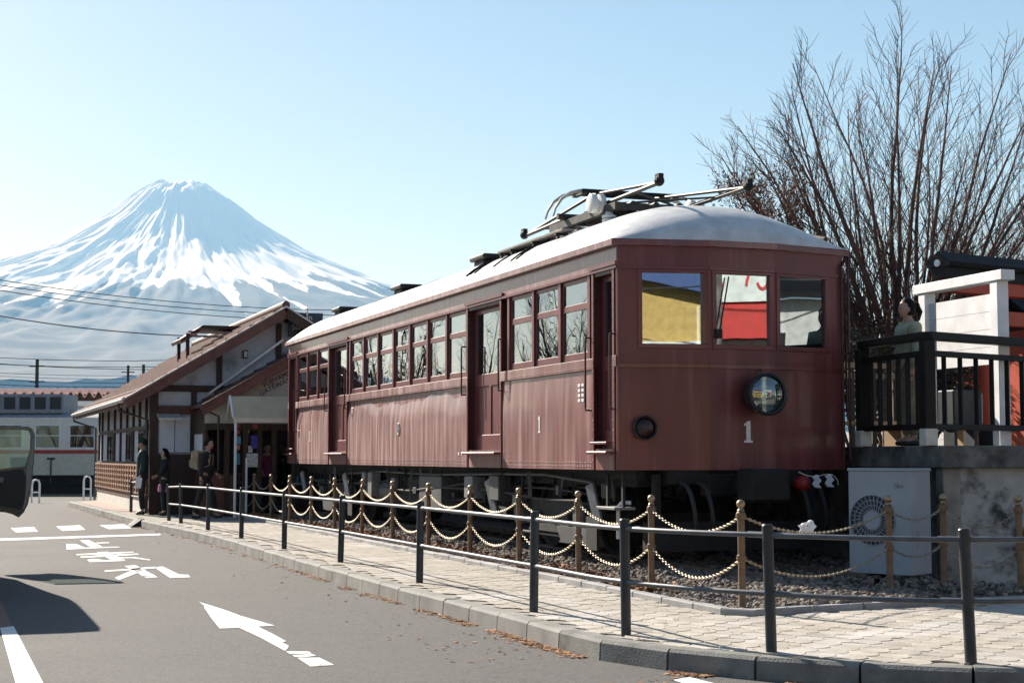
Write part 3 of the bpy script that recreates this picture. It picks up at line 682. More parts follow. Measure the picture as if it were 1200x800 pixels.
MB().box(.03, W_-.03, .05, LEN-.05, ZE-.06, ZE-.03).build('ceiling', 'cabin_cream', car)
for k in range(5):                                             # felt seams across the roof
    y = 2.2 + k*2.9; MB().tube([Vector(roof_pt((y+.06)/(LEN+.12), jj[c])) + Vector((0,0,.004)) for c in range(NJ+1)], .006, 4).build('roof_seam', 'car_roof', rfo)
# interior
MB().box(.03, W_-.03, -.0, LEN-.0, 1.30, 1.36).build('floor', 'cabin_wood', car)
for x0, x1 in ((.12, .55), (W_-.55, W_-.12)):
    for s0, s1 in ((.95, 3.4), (5.1, 11.2), (13.0, 15.3)):
        MB().box(x0, x1, s0, s1, 1.62, 1.80).build('bench_seat', 'seat_cloth', car, bevel=.03); xb = (x0-.05, x0+.03) if x0 < 1 else (x1-.03, x1+.05)
        MB().box(xb[0], xb[1], s0, s1, 1.80, 2.40).build('bench_back', 'seat_cloth', car, bevel=.02)
for s0 in (.85, 15.4):
    MB().box(.1, .95, s0, s0+.04, 1.36, 3.5).box(1.75, W_-.1, s0, s0+.04, 1.36, 3.5).box(.95, 1.75, s0, s0+.04, 3.2, 3.5).build('cab_partition', 'cabin_wood', car)
MB().box(.3, .62, .12, .35, 1.36, 2.3).build('controller', 'black_iron', car, bevel=.02)
# roof gear
for s in (6.6, 10.9, 15.2):
    for w in (.88, 1.82):
        zv = roof_pt((s+.06)/(LEN+.12), (w+.07)/(W_+.14))[2]; MB().box(w-.16, w+.16, s-.22, s+.22, zv-.12, zv+.06).box(w-.2, w+.2, s-.32, s+.32, zv+.06, zv+.13).build('ventilator', 'black_iron', rfo, bevel=.02)
mat('weathered_wood', (0.22, 0.20, 0.18), 0.85, var=0.3, stretch=(14, 1, 14)); mat('porcelain', (0.70, 0.70, 0.68), 0.25, var=0.05); mat('panto_steel', (0.045, 0.042, 0.04), 0.55, 0.5, var=0.3); mat('horn_metal', (0.5, 0.47, 0.42), 0.4, 0.6)
for x0 in (.30, W_-.66):
    wk = MB().box(x0, x0+.16, 2.3, 4.6, 4.055, 4.085).box(x0+.19, x0+.36, 2.3, 4.6, 4.055, 4.085)
    wk.build('walkway_board', 'weathered_wood', rfo, bevel=.004)
    for s in (2.5, 3.3, 4.1, 4.5): MB().box(x0+.02, x0+.05, s, s+.05, 3.86, 4.055).box(x0+.31, x0+.34, s, s+.05, 3.93, 4.055).box(x0+.0, x0+.36, s, s+.04, 4.03, 4.055).build('walkway_bracket', 'dusty_iron', rfo)
pan = thing('pantograph_mount', '', ''); bpy.data.objects.remove(pan)
PG = MB()                                                       # base frame of the pantograph
zb = 4.30
for w in (.78, 1.92): PG.bar((w, 1.75, zb), (w, 3.85, zb), .07, .09)
for s in (1.8, 2.4, 3.2, 3.8): PG.bar((.78, s, zb), (1.92, s, zb), .07, .07)
pg = PG.build('pantograph', 'panto_steel', car)
for w in (.78, 1.92):
    for s in (2.0, 3.6):
        ins = MB().lathe([(.045, 0), (.045, .03), (.085, .035), (.085, .06), (.05, .07), (.085, .08), (.085, .105), (.05, .11), (.04, .15)], (w, s, zb-.19), 14); ins.build('insulator', 'porcelain', pg, smooth=True)
        MB().box(w-.09, w+.09, s-.09, s+.09, 3.95, zb-.19).build('insulator_foot', 'pale_box', pg, bevel=.01)
for s in (2.25, 3.35): MB().cyl((.66, s, zb+.09), (2.04, s, zb+.09), .04, 12).build('pivot_shaft', 'panto_steel', pg)
for w in (.70, 2.0):                                           # spring drums
    d = MB().lathe([(.10, 0), (.115, .01), (.115, .07), (.06, .075), (.06, .11), (.115, .115), (.115, .175), (.10, .185)], (w-.1, 2.18, zb+.08), 18, axis='x'); d.build('spring_drum', 'porcelain', pg, smooth=True)
knee = [(.66, 4.40), (4.92, 4.36)]
for ki, (ks, kz) in enumerate(knee):
    piv = 2.25 if ki == 0 else 3.35
    for w in (.82, 1.88):
        MB().tube([(w, piv, zb+.09), (w, ks, kz)], .027, 8).build('lower_arm', 'panto_steel', pg); MB().tube([(w, ks, kz), (w*.8+.27, 2.8, 4.60)], .021, 8).build('upper_arm', 'panto_steel', pg)
    MB().tube([(.82, piv, zb+.09), (1.88, ks*.55+piv*.45, kz)], .013, 6).tube([(1.88, piv, zb+.09), (.82, ks*.55+piv*.45, kz)], .013, 6).build('cross_stay', 'panto_steel', pg)
    for w in (.80, 1.90): MB().ball((w, ks, kz+.01), .06, 10, 6).box(w-.03, w+.03, ks-.05, ks+.05, kz-.02, kz+.09).build('knee_joint', 'black_iron', pg)
for s in (2.66, 2.92):                                         # collector head with down-turned horns
    P = [(.33, s, 4.28), (.36, s, 4.38), (.44, s, 4.50), (.56, s, 4.58), (.70, s, 4.615)]
    for sg in (0, 1):
        MB().tube([(x if sg == 0 else W_-x, y, z) for x, y, z in P], [.014, .016, .02, .022, .022], 8).build('collector_horn', 'horn_metal', pg, smooth=True)
    MB().box(.70, W_-.70, s-.03, s+.03, 4.595, 4.635).build('collector_strip', 'black_iron', pg)
for q in (.7, W_-.76): MB().box(q, q+.06, 2.62, 2.96, 4.57, 4.595).build('collector_frame', 'panto_steel', pg)
for w in (1.05, 1.35, 1.65): MB().cyl((w, 1.9, zb+.05), (w, 3.7, zb+.05), .045, 10).build('main_spring', 'panto_steel', pg)
MB().box(.9, 1.8, 2.5, 3.1, zb-.05, zb+.16).build('air_cylinder', 'black_iron', pg, bevel=.04)
for s, w0 in ((4.75, .12), (4.95, .12), (4.0, .16), (3.35, .14), (3.15, .14), (5.1, .1)):   # roof cables
    pts = []
    for k in range(9):
        c = .5 - .5*math.cos(PI*(.12+.42*k/8)); q = Vector(roof_pt((s - .5*(k/8)**2 + .06)/(LEN+.12), c)); pts.append(q + Vector((0,0,.02)))
    MB().tube(pts, .012, 6).build('roof_cable', 'black_iron', rfo)
MB().tube([Vector(roof_pt((y+.06)/(LEN+.12), .93)) + Vector((0,0,.03)) for y in (.15,.4,.8,1.2,2,3.2)], .025, 8).build('roof_conduit', 'dusty_iron', rfo)
# underframe
MB().box(.35, W_-.35, .3, LEN-.3, 1.06, 1.24).build('underframe_sill', 'underframe', car)
for w in (.30, W_-.30): MB().box(w-.05, w+.05, .1, LEN-.1, 1.14, 1.236).build('side_sill', 'underframe', car)
for w in (.30, W_-.30): MB().tube([(w, 3.2, 1.1), (w, 5.2, .78), (w, 10.9, .78), (w, 13.1, 1.1)], .02, 6).build('truss_rod', 'underframe', car)
def bogie(s0):
    bo = thing('x', '', ''); bpy.data.objects.remove(bo)
    fr = MB()
    for w in (.42, W_-.42):
        fr.add(*(lambda z: (z.v, z.f))(MB().prism([(w-.05, s0-1.35, .78), (w-.05, s0-1.15, .86), (w-.05, s0+1.15, .86), (w-.05, s0+1.35, .78), (w-.05, s0+1.3, .66), (w-.05, s0+.5, .56), (w-.05, s0-.5, .56), (w-.05, s0-1.3, .66)], (.1, 0, 0))))
    fr.box(.42, W_-.42, s0-.22, s0+.22, .55, .85).box(.42, W_-.42, s0-1.3, s0-1.2, .62, .74).box(.42, W_-.42, s0+1.2, s0+1.3, .62, .74)
    b = fr.build('bogie', 'dusty_iron', car)
    for ds in (-.98, .98):
        for w, sg in ((1.35-.56, -1), (1.35+.56, 1)):
            MB().lathe([(.01, -.07), (.09, -.07), (.10, -.03), (.33, -.03), (.36, -.065), (.43, -.065), (.43, .045), (.46, .05), (.46, .075), (.30, .075), (.10, .05), (.01, .05)] if sg < 0 else [(.01, -.05), (.10, -.05), (.30, -.075), (.46, -.075), (.46, -.05), (.43, -.045), (.43, .065), (.36, .065), (.33, .03), (.10, .03), (.09, .07), (.01, .07)], (w, s0+ds, RZ+.43), 28, axis='x').build('wheel', 'underframe', b, smooth=True)
        MB().cyl((.4, s0+ds, RZ+.43), (W_-.4, s0+ds, RZ+.43), .06, 10).build('axle', 'underframe', b)
        for w in (.36, W_-.36):
            MB().box(w-.09, w+.09, s0+ds-.14, s0+ds+.14, RZ+.30, RZ+.58).lathe([(.09, 0), (.09, .03), (.03, .035)], (w-.12, s0+ds, RZ+.44), 12, axis='x').build('axle_box', 'grey_box' if w < 1 else 'underframe', b, bevel=.015)
            for q in (-.2, .2): MB().tube([(w + .045*math.cos(k*.9), s0+ds+q+.045*math.sin(k*.9), .87+k*.0075) for k in range(28)], .012, 5).build('coil_spring', 'dusty_iron', b)
    for w in (.30, W_-.30):
        for k in range(5): pass
        lfs = MB()
        for k in range(6): lfs.box(w-.045, w+.045, s0-.55+k*.07, s0+.55-k*.07, .50+k*.022, .518+k*.022)
        lfs.build('leaf_spring', 'dusty_iron', b)
        MB().box(w-.12, w-.09, s0-1.75, s0-1.45, .36, .72).build('sand_pipe_bracket', 'underframe', b)
    return b
bogie(2.75); bogie(LEN-2.75)
def ubox(name, w0, w1, s0, s1, z0, z1, m, bv=.012): return MB().box(w0, w1, s0, s1, z0, z1).build(name, m, car, bevel=bv)
ubox('battery_box', .16, .62, 6.6, 7.7, .62, 1.10, 'grey_box'); ubox('switch_box', .14, .34, 5.15, 5.50, .82, 1.12, 'pale_box'); ubox('fuse_box', .12, .30, 4.05, 4.42, .82, 1.14, 'grey_box')
ubox('equipment_cabinet', .30, .75, 8.0, 9.2, .60, 1.08, 'underframe'); ubox('junction_box', .14, .30, 10.35, 10.6, .72, 1.12, 'pale_box'); ubox('junction_box', .14, .30, 10.8, 11.0, .72, 1.12, 'pale_box')
ubox('resistor_grid', .9, 1.9, 5.2, 8.2, .68, 1.05, 'underframe')
for k in range(14): ubox('resistor_plate', .78, .88, 8.1+.16*k*.6, 8.14+.16*k*.6, .98, 1.10, 'dusty_iron', 0)
MB().lathe([(.02, 0), (.14, .03), (.19, .1), (.19, 1.2), (.14, 1.27), (.02, 1.3)], (.42, 9.35, .82), 20, axis='y').build('air_tank', 'grey_box', car, smooth=True)
MB().lathe([(.02, 0), (.12, .03), (.16, .1), (.16, .9), (.12, .97), (.02, 1)], (1.9, 9.6, .82), 20, axis='y').build('air_tank', 'underframe', car, smooth=True)
for s0 in (.95, 4.35, 12.0, 15.4):                             # slanting sand pipes and footsteps that catch the sun
    MB().bar((.12, s0+.1, 1.08), (.16, s0-.06, .66), .03, .13).build('guard_plate', 'pale_box', car)
for s0 in (.30, 15.85):
    for q in (s0-.2, s0+.2): MB().bar((.10, q, 1.2), (.10, q, .86), .03, .04).build('step_hanger', 'underframe', car)
    MB().box(-.02, .22, s0-.24, s0+.24, .83, .86).build('step_tread', 'pale_box', car, bevel=.004)
MB().prism([(.22, 1.2, .58), (.22, 2.3, .58), (.22, 2.15, .40), (.22, 1.3, .40)], (.04, 0, 0)).build('life_guard', 'grey_box', car); MB().prism([(.22, 13.0, .62), (.22, 14.2, .62), (.22, 14.1, .40), (.22, 13.2, .40)], (.04, 0, 0)).build('life_guard', 'grey_box', car)
MB().tube([(.2, 1.2, 1.1), (.2, 2.6, 1.17), (.18, 4.2, 1.16), (.2, 7.0, 1.12), (.22, 10, 1.14), (.2, 12.4, 1.08)], .018, 6).build('brake_pipe', 'grey_box', car)
MB().tube([(.15, .35, .52), (.15, .35, .86), (.17, .30, .90), (.26, .26, .90)], .022, 8).build('hose_valve', 'white_letter', car)
ru = random.Random(12)
for k in range(34):                                            # hangers, brake rigging and small gear along the sill
    s = .8 + k*.455 + ru.uniform(-.1, .1); w = ru.uniform(.16, .34); z0 = ru.uniform(.72, 1.0)
    MB().bar((w, s, 1.2), (w + ru.uniform(-.03, .03), s + ru.uniform(-.1, .1), z0), .02, ru.choice((.02, .03, .05))).build('hanger', ru.choice(('underframe', 'dusty_iron', 'underframe', 'grey_box')), car)
    if k % 3 == 0: MB().box(w-.05, w+.08, s+.08, s+.08+ru.uniform(.08, .22), z0+.02, z0+ru.uniform(.1, .2)).build('valve_box', ru.choice(('dusty_iron', 'grey_box', 'underframe', 'pale_box')), car, bevel=.01)
for z, w in ((.98, .26), (.90, .20), (1.04, .38)):
    MB().tube(smooth_line([(w + ru.uniform(-.04, .04), 1.5 + k*1.35, z + ru.uniform(-.05, .05)) for k in range(11)], 4), .013, 6).build('conduit', 'dusty_iron', car)
for s0 in (2.75, LEN-2.75):
    for d in (-.5, .5): MB().prism([(.30, s0+d-.16, .38), (.30, s0+d+.16, .38), (.30, s0+d+.10, .72), (.30, s0+d-.10, .72)], (.05, 0, 0)).build('brake_shoe', 'dusty_iron', car)
    MB().tube([(.29, s0-.9, .46), (.29, s0+.9, .46)], .018, 6).build('brake_rod', 'dusty_iron', car)
# coupler, hoses, buffers
cp = MB().box(1.22, 1.48, -.45, .6, .98, 1.20).box(1.12, 1.58, -.78, -.45, .92, 1.26).box(.95, 1.75, -.16, .05, .96, 1.235); cp.build('coupler', 'black_iron', car, bevel=.03)
MB().box(.5, 2.2, -.14, .1, 1.10, 1.238).build('end_beam', 'black_iron', car)
mat('hose_rubber', (0.015, 0.015, 0.016), 0.6); mat('red_cap', (0.28, 0.012, 0.012), 0.4)
for w in (.62, .82, 1.95, 2.15):
    pts = [(w, -.18, 1.12), (w+.02, -.33, 1.05), (w+.04, -.42, .85), (w+.07, -.40, .66), (w+.12, -.32, .60)]
    MB().tube(smooth_line(pts, 4), .024, 8).build('air_hose', 'hose_rubber', car, smooth=True)
MB().ball((1.98, -.32, 1.10), .085, 14, 10).cyl((1.98, -.2, 1.1), (1.98, -.32, 1.1), .05, 12).build('hose_cap', 'red_cap', car, smooth=True)
MB().box(.3, 2.4, -.02, .06, .40, .70).box(.4, .47, -.02, .06, .7, 1.2).box(2.23, 2.3, -.02, .06, .7, 1.2).build('pilot_board', 'underframe', car)

# ================================================================ RAILING, BOLLARDS AND CHAINS
mat('railing_post', (0.035, 0.038, 0.042), 0.42, 0.3, var=0.2, scale=8); mat('railing_tube', (0.10, 0.105, 0.115), 0.5, 0.4, var=0.2, scale=10)
posts_px = [((197.5,567),(198,609.6)),((212,566),(212,612.7)),((244.7,567),(243.6,620.4)),((284,570.7),(282.7,629.6)),((334,574.6),(333,642.6)),((401.5,580),(399,658)),((493,587),(491.6,682)),((627,598.5),(625.4,716.4)),((731.8,607.5),(733.7,743)),((899.1,614),(904,763)),((1129.3,618.9),(1137.9,775.6)),((1382,616),(1392,771))]
rl = thing('pedestrian_railing', 'dark grey pedestrian railing with two tubes following the kerb', 'railing')
PB, PT = [], []
for tp, bs in posts_px:
    b0 = onz(*bs, PV); t0 = ony(*tp, b0.y); ax = (t0-b0).normalized(); H = (t0-b0).length; PB.append(b0); PT.append(t0)
    p = MB().tube([b0 - ax*.08, t0 - ax*.008, t0], [.036, .036, .030], 18)
    p.build('post', 'railing_post', rl, smooth=True)
for fr_ in (.915, .453):
    nodes_ = [b0.lerp(t0, fr_) for b0, t0 in zip(PB, PT)]
    for k in range(len(nodes_)-1):
        a, c = nodes_[k], nodes_[k+1]; prev = nodes_[max(k-1, 0)]; nx = nodes_[min(k+2, len(nodes_)-1)]
        pts = [(a*.5*(0) + 0.5*((2*a) + (c-prev)*t + (2*prev-5*a+4*c-nx)*t*t + (3*a-prev-3*c+nx)*t**3)) if k > 5 else a.lerp(c, t) for t in [q/8 for q in range(9)]]
        MB().tube(pts, .0175, 12).build('tube_rail', 'railing_tube', rl, smooth=True)
    for k, n in enumerate(nodes_):
        for sgn, other in ((1, min(k+1, len(nodes_)-1)), (-1, max(k-1, 0))):
            if other == k: continue
            d = (nodes_[other]-n).normalized(); MB().cyl(n + d*.03, n + d*.16, .0205, 12).build('sleeve', 'railing_tube', rl, smooth=True)
mat('rubber', (0.018, 0.018, 0.019), .8)
kp = onz(168, 608, PV); kd = (onz(158, 606, PV) - onz(178, 611.5, PV)).normalized(); kn = Vector((kd.y, -kd.x, 0)); kn = kn if kn.x < 0 else -kn
rmp = thing('kerb_ramp', 'black rubber kerb ramp wedge at the feet of the man in green', 'kerb ramp')
MB().prism([kp - kd*.38 + kn*.30 + Vector((0,0,-PV+.002)), kp - kd*.38 + kn*.02 + Vector((0,0,-PV+.002)), kp - kd*.38 + kn*.02 + Vector((0,0,.015)), kp - kd*.38 + kn*.08 + Vector((0,0,.012))], kd*.76).build('wedge', 'rubber', rmp, bevel=.01)
for q in (-.2, .2): MB().lathe([(.02, 0), (.02, .006), (.001, .007)], tuple(kp + kd*q + kn*.05 + Vector((0,0,.012))), 8).build('bolt', 'dusty_iron', rmp)
sr = thing('short_railing', 'short black railing of two posts in front of the station lattice', 'railing')
q = [onz(153.5,599,PV), onz(166.5,602,PV)]
for p in q: MB().cyl(p - Vector((0,0,.05)), p + Vector((0,0,.72)), .035, 12).build('post', 'railing_post', sr, smooth=True)
for z in (.35, .66): MB().tube([q[0]+Vector((0,0,z)), q[1]+Vector((0,0,z))], .0175, 8).build('tube_rail', 'railing_tube', sr, smooth=True)

mat('bollard_brown', (0.15, 0.09, 0.048), 0.5, 0.2, var=0.25, scale=9); mat('brass', (0.30, 0.22, 0.13), 0.4, 0.7, var=0.2, scale=20); mat('chain_metal', (0.36, 0.30, 0.21), 0.5, 0.4, var=0.25, scale=30)
B0 = onz(870, 716, PV); SP = 1.87*1.25/1.35
bl = [B0 + DV*SP*k for k in range(14)]
br = [onz(1043.6,697,PV), onz(1106,691,PV), onz(1197,697,PV), onz(1320,697,PV)]
bp_post = MB().lathe([(.034, -.1), (.034, .02), (.030, .03), (.030, .40), (.037, .405), (.037, .45), (.030, .455), (.030, .735), (.038, .74), (.040, .765), (.038, .79), (.026, .80)], (0,0,0), 16).mesh('post', 'bollard_brown', smooth=True)
bp_ball = MB().lathe([(.020, .80), (.030, .81), (.018, .825)] + [(.036*math.sin(a), .862 - .036*math.cos(a)) for a in (.5, .9, 1.3, 1.7, 2.1, 2.5, 2.9)] + [(.001, .898)], (0,0,0), 16).mesh('ball_finial', 'brass', smooth=True)
ring_me = MB().tube([(.042*math.cos(a*PI/6), .0, .042*math.sin(a*PI/6)) for a in range(13)], .005, 5).mesh('chain_ring', 'brass', smooth=True)
ORD = ['first', 'second', 'third', 'fourth', 'fifth', 'sixth', 'seventh', 'eighth', 'ninth', 'tenth', 'eleventh', 'twelfth', 'thirteenth']
for i, p in enumerate(bl + br):
    t = thing('chain_bollard', ('brown bollard with brass ball at the front corner of the ballast bed' if i == 0 else 'brown bollard with brass ball along the railcar, %s after the corner bollard' % ORD[i-1]) if i < len(bl) else 'brown bollard with brass ball before the platform, %s' % ('at the air conditioner fan', 'at the concrete pillar', 'at the stained wall', 'past the stained wall')[i-len(bl)], 'bollard', p, YAW + random.uniform(-.3, .3), 'bollards along the railcar' if i < len(bl) else 'bollards before the platform wall')
    t.rotation_euler = (random.uniform(-.012, .012), random.uniform(-.012, .012), t.rotation_euler.z)
    put('post', bp_post, t); put('ball_finial', bp_ball, t)
    for z in (.765, .428): put('chain_collar', MB().cyl((0,0,z-.012), (0,0,z+.012), .043, 14).mesh('chain_collar', 'bollard_brown', smooth=True), t)
def chain_mesh(a, c, sag):
    mb = MB(); L0 = (c-a).length; n = max(12, int(L0*1.06/.034)); D = (c-a)
    def pt(t): return D*t + Vector((0,0,-4*sag*t*(1-t)))
    for k in range(n):
        t = (k+.5)/n; p = pt(t); tg = (pt(min(1, t+.02)) - pt(max(0, t-.02))).normalized(); side = tg.cross(Vector((0,0,1))).normalized(); up = side.cross(tg)
        if k % 2: side, up = up, side
        hl_, hw, r = .0235, .0115, .0042
        ringp = [tg*(hl_*math.cos(q*PI/4)) + side*(hw*math.sin(q*PI/4)) for q in range(8)]; o = len(mb.v)
        for q in range(8):
            rad = (ringp[q]).normalized()
            for d in (rad*r, up*r, -rad*r, -up*r): mb.v.append(tuple(p + ringp[q] + d))
        for q in range(8):
            for d in range(4):
                A_, B_ = o+q*4+d, o+q*4+(d+1)%4; C_, D_ = o+((q+1)%8)*4+(d+1)%4, o+((q+1)%8)*4+d; mb.f.append((A_, B_, C_, D_))
    return mb.mesh('hanging_chain', 'chain_metal', smooth=True)
cache = {}
def hang(a, c, z, sag, label, grp, key=None):
    A_, C_ = a + Vector((0,0,z)), c + Vector((0,0,z))
    me = cache.get((key, z)) if key else None
    if me is None:
        me = chain_mesh(A_, C_, sag)
        if key: cache[(key, z)] = me
    o = put('hanging_chain', me, None, A_); tag(o, label, 'chain', grp)
for k in range(len(bl)-1):
    hang(bl[k], bl[k+1], .765, .17, 'upper chain along the railcar, %s span after the corner bollard' % ORD[k], 'upper chains along the railcar', 'a')
    hang(bl[k], bl[k+1], .428, .22, 'lower chain along the railcar, %s span after the corner bollard' % ORD[k], 'lower chains along the railcar', 'a')
seq = [bl[0]] + br
for k, nm in enumerate(('from the corner bollard across the air conditioner', 'in front of the air conditioner side', 'in front of the stained platform wall', 'past the end of the stained wall')):
    hang(seq[k], seq[k+1], .765, .17 if k != 1 else .1, 'upper chain ' + nm, 'cat' and 'upper chains before the platform'); hang(seq[k], seq[k+1], .428, .20 if k != 1 else .1, 'lower chain ' + nm, 'lower chains before the platform')

# ================================================================ PLATFORM ON THE RIGHT
worn('stained_wall', (0.37, 0.365, 0.35), (0.05, 0.05, 0.048), 0.85, scale=1.7, lo=0.50, hi=0.60, var=0.12, bump=0.25, bscale=25)
worn('slab_concrete', (0.15, 0.145, 0.135), (0.04, 0.04, 0.038), 0.9, scale=2.5, lo=0.45, hi=0.65, var=0.2, bump=0.3, bscale=30)
worn('pillar_concrete', (0.26, 0.24, 0.21), (0.06, 0.055, 0.05), 0.9, scale=3, lo=0.5, hi=0.65, var=0.2)
YW = 15.9; CX = (1100-600)/FPX*YW; ST, SB = 1.493, 1.27
dl = Vector((-.27, 1.0, 0)).normalized()                        # left face of the platform runs beside the railcar
pf = thing('raised_platform', 'raised concrete platform with stained white wall beside the railcar', 'platform')
cl = Vector((CX-.02, YW-.12, 0)); sl = MB()
pl_ = [cl, Vector((16, YW-.12, 0)), Vector((16, 40, 0)), tl(3.45, 21), tl(3.42, 5.0)]
sl.prism([Vector((p.x, p.y, SB)) for p in pl_], (0, 0, ST-SB)).build('slab', 'slab_concrete', pf, bevel=.01)
MB().box(CX+.20, 16, YW, YW+.2, -.05, SB).build('front_wall', 'stained_wall', pf)
MB().box(CX+.02, CX+.195, YW-.03, YW+.25, -.05, SB).build('pillar', 'pillar_concrete', pf, bevel=.01)
a = Vector((CX+.12, YW+.25, -.05)); n = Vector((dl.y, -dl.x, 0))
MB().obox(a + n*.12, dl*6.6, n*.15, Vector((0,0,SB+.05))).build('side_wall', 'slab_concrete', pf)
MB().obox(tl(3.6, 4.9, -.05), RV*.15, DV*16, Vector((0,0,SB+.05))).build('side_wall', 'slab_concrete', pf)
for x in (CX+1.4, CX+2.6, CX+3.8): MB().box(x, x+.012, YW-.004, YW+.01, 0, SB).build('wall_joint', 'pillar_concrete', pf)
# air conditioner
mat('ac_white', (0.31, 0.335, 0.37), 0.45, var=0.08, scale=3); mat('ac_grille', (0.22, 0.235, 0.25), 0.5); mat('ac_dark', (0.03, 0.03, 0.032), 0.6)
ae, al, ar = onz(1069, 674, .24), onz(996, 670, .24), onz(1097, 671, .24)
fx = (ae-al); fx.z = 0; AW = fx.length; az = math.atan2(fx.y, fx.x); AH = 1.39 + (534-552)/FPX*ae.y - .24; AD = .40
ac = thing('air_conditioner', 'white outdoor air conditioner unit with round fan grille under the platform', 'air conditioner', Vector((al.x, al.y, .13)), az)
# casing with round opening (local: x along the front, y into depth)
cx_, cz_, rr = AW*.385, .11 + AH*.52, AW*.36; cs = MB(); nseg = 32
z0, z1 = .11, .11 + AH
circ = [(cx_ + rr*math.cos(2*PI*k/nseg), 0, cz_ + rr*math.sin(2*PI*k/nseg)) for k in range(nseg)]
def sq(k):
    a = 2*PI*k/nseg; c, s = math.cos(a), math.sin(a); tx = ((AW-cx_)/c if c > 1e-6 else (-cx_/c if c < -1e-6 else 9)); tz = ((z1-cz_)/s if s > 1e-6 else ((z0-cz_)/s if s < -1e-6 else 9)); t = min(tx, tz); return (cx_ + t*c, 0, cz_ + t*s)
sqp = [sq(k) for k in range(nseg)]; o = len(cs.v); cs.v += circ + sqp
for k in range(nseg): cs.f.append((k, (k+1)%nseg, nseg+(k+1)%nseg, nseg+k))
for (xx, zz) in ((AW, z1), (0, z1), (0, z0), (AW, z0)):        # corner fill
    for k in range(nseg):
        p, q = sqp[k], sqp[(k+1)%nseg]
        if abs(p[0]-q[0]) > 1e-6 and abs(p[2]-q[2]) > 1e-6 and abs((p[0] if abs(p[0]-xx) < abs(q[0]-xx) else q[0])-xx) < 1e-5 and abs((p[2] if abs(p[2]-zz) < abs(q[2]-zz) else q[2])-zz) < 1e-5:
            cs.add([p, q, (xx, 0, zz)], [(0, 1, 2)])
cs.add([(0,0,z0),(AW,0,z0),(AW,AD,z0),(0,AD,z0),(0,0,z1),(AW,0,z1),(AW,AD,z1),(0,AD,z1)], [(0,3,2,1),(4,5,6,7),(1,2,6,5),(2,3,7,6),(3,0,4,7)])
cs.build('casing', 'ac_white', ac)
MB().box(-.012, AW+.012, -.015, AD+.012, z1-.001, z1+.03).build('lid', 'ac_white', ac, bevel=.008)
MB().lathe([(rr*.98, .0), (rr*.98, .12), (.01, .13)], (0,0,0), 32, axis='y').build('fan_shroud', 'ac_dark', ac).location = (cx_, .005, cz_)
for k in range(3):
    a = k*2*PI/3 + .5; f = MB(); f.add([(cx_ + r_*math.cos(a+d)*1, .06 + dy, cz_ + r_*math.sin(a+d)) for r_, d, dy in ((.05, 0, 0), (rr*.9, -.15, .02), (rr*.9, .75, -.03), (.05, .9, -.01))], [(0, 1, 2, 3), (3, 2, 1, 0)]); f.build('fan_blade', 'ac_grille', ac)
for k in range(30): a = 2*PI*k/30; MB().bar((cx_ + .09*math.cos(a), -.006, cz_ + .09*math.sin(a)), (cx_ + rr*1.02*math.cos(a+.25), -.004, cz_ + rr*1.02*math.sin(a+.25)), .006, .006, (0,1,0)).build('grille_wire', 'ac_white', ac)
for r_ in (rr*.4, rr*.6, rr*.8, rr*1.01): MB().tube([(cx_ + r_*math.cos(a*PI/14), -.008, cz_ + r_*math.sin(a*PI/14)) for a in range(29)], .004, 5).build('grille_ring', 'ac_white', ac)
MB().lathe([(.09, 0), (.09, .02), (.01, .022)], (0,0,0), 20, axis='y').build('grille_hub', 'ac_white', ac).location = (cx_, -.012, cz_)
for x in (.08, AW-.18): MB().box(x, x+.10, -.03, AD+.05, 0, .11).build('foot_block', 'slab_concrete', ac, bevel=.01)
MB().box(AW*.74, AW*.80, -.006, 0, z1-.16, z1-.12).box(AW*.81, AW*.88, -.006, 0, z1-.16, z1-.13).build('maker_plate', 'ac_grille', ac)
MB().box(AW+.001, AW+.008, .12, .28, z0+.25, z0+.42).build('service_cover', 'ac_white', ac)
# black fence on the platform
mat('black_fence', (0.009, 0.008, 0.008), 0.5, var=0.3, scale=6, spec=0.2); mat('post_shoe', (0.55, 0.52, 0.46), 0.7, var=0.15)
fn = thing('platform_fence', 'black slatted fence standing along the edge of the raised platform', 'fence')
FCn = ony(1088, 500, YW+.05); FCn.z = ST
FLn = Vector(FCn) + dl*1.38; FRn = ony(1199, 397, 16.95); FRn.z = ST; fd = (FRn-FCn).normalized()
ZF = 1.39 + 146/FPX*(YW+.05) - ST                              # top of the hand rail above the slab
def fseg(a, c, n):
    d = (c-a); t = d.normalized(); up = Vector((0,0,1))
    MB().bar(a + up*(ZF-.045), c + up*(ZF-.045), .13, .085).build('hand_rail', 'black_fence', fn, bevel=.008)
    MB().bar(a + up*(ZF-.22), c + up*(ZF-.22), .05, .06).build('upper_rail', 'black_fence', fn, bevel=.004)
    MB().bar(a + up*.19, c + up*.19, .05, .06).build('lower_rail', 'black_fence', fn, bevel=.004)
    for k in range(n): p = a + d*((k+1)/(n+1)); MB().bar(p + up*.2, p + up*(ZF-.22), .05, .022, t).build('slat', 'black_fence', fn, bevel=.003)
def fpost(p):
    MB().bar(p + Vector((0,0,.13)), p + Vector((0,0,ZF-.09)), .12, .12, dl).build('fence_post', 'black_fence', fn, bevel=.006); MB().bar(p, p + Vector((0,0,.17)), .135, .135, dl).build('post_shoe', 'post_shoe', fn, bevel=.006)
fseg(FCn, FLn, 6); 
far_r = FCn + fd*1.86
fseg(FCn, far_r, 6); fseg(far_r, far_r + fd*1.9, 6)
for p in (FCn, FLn, far_r, far_r + fd*1.9): fpost(p)
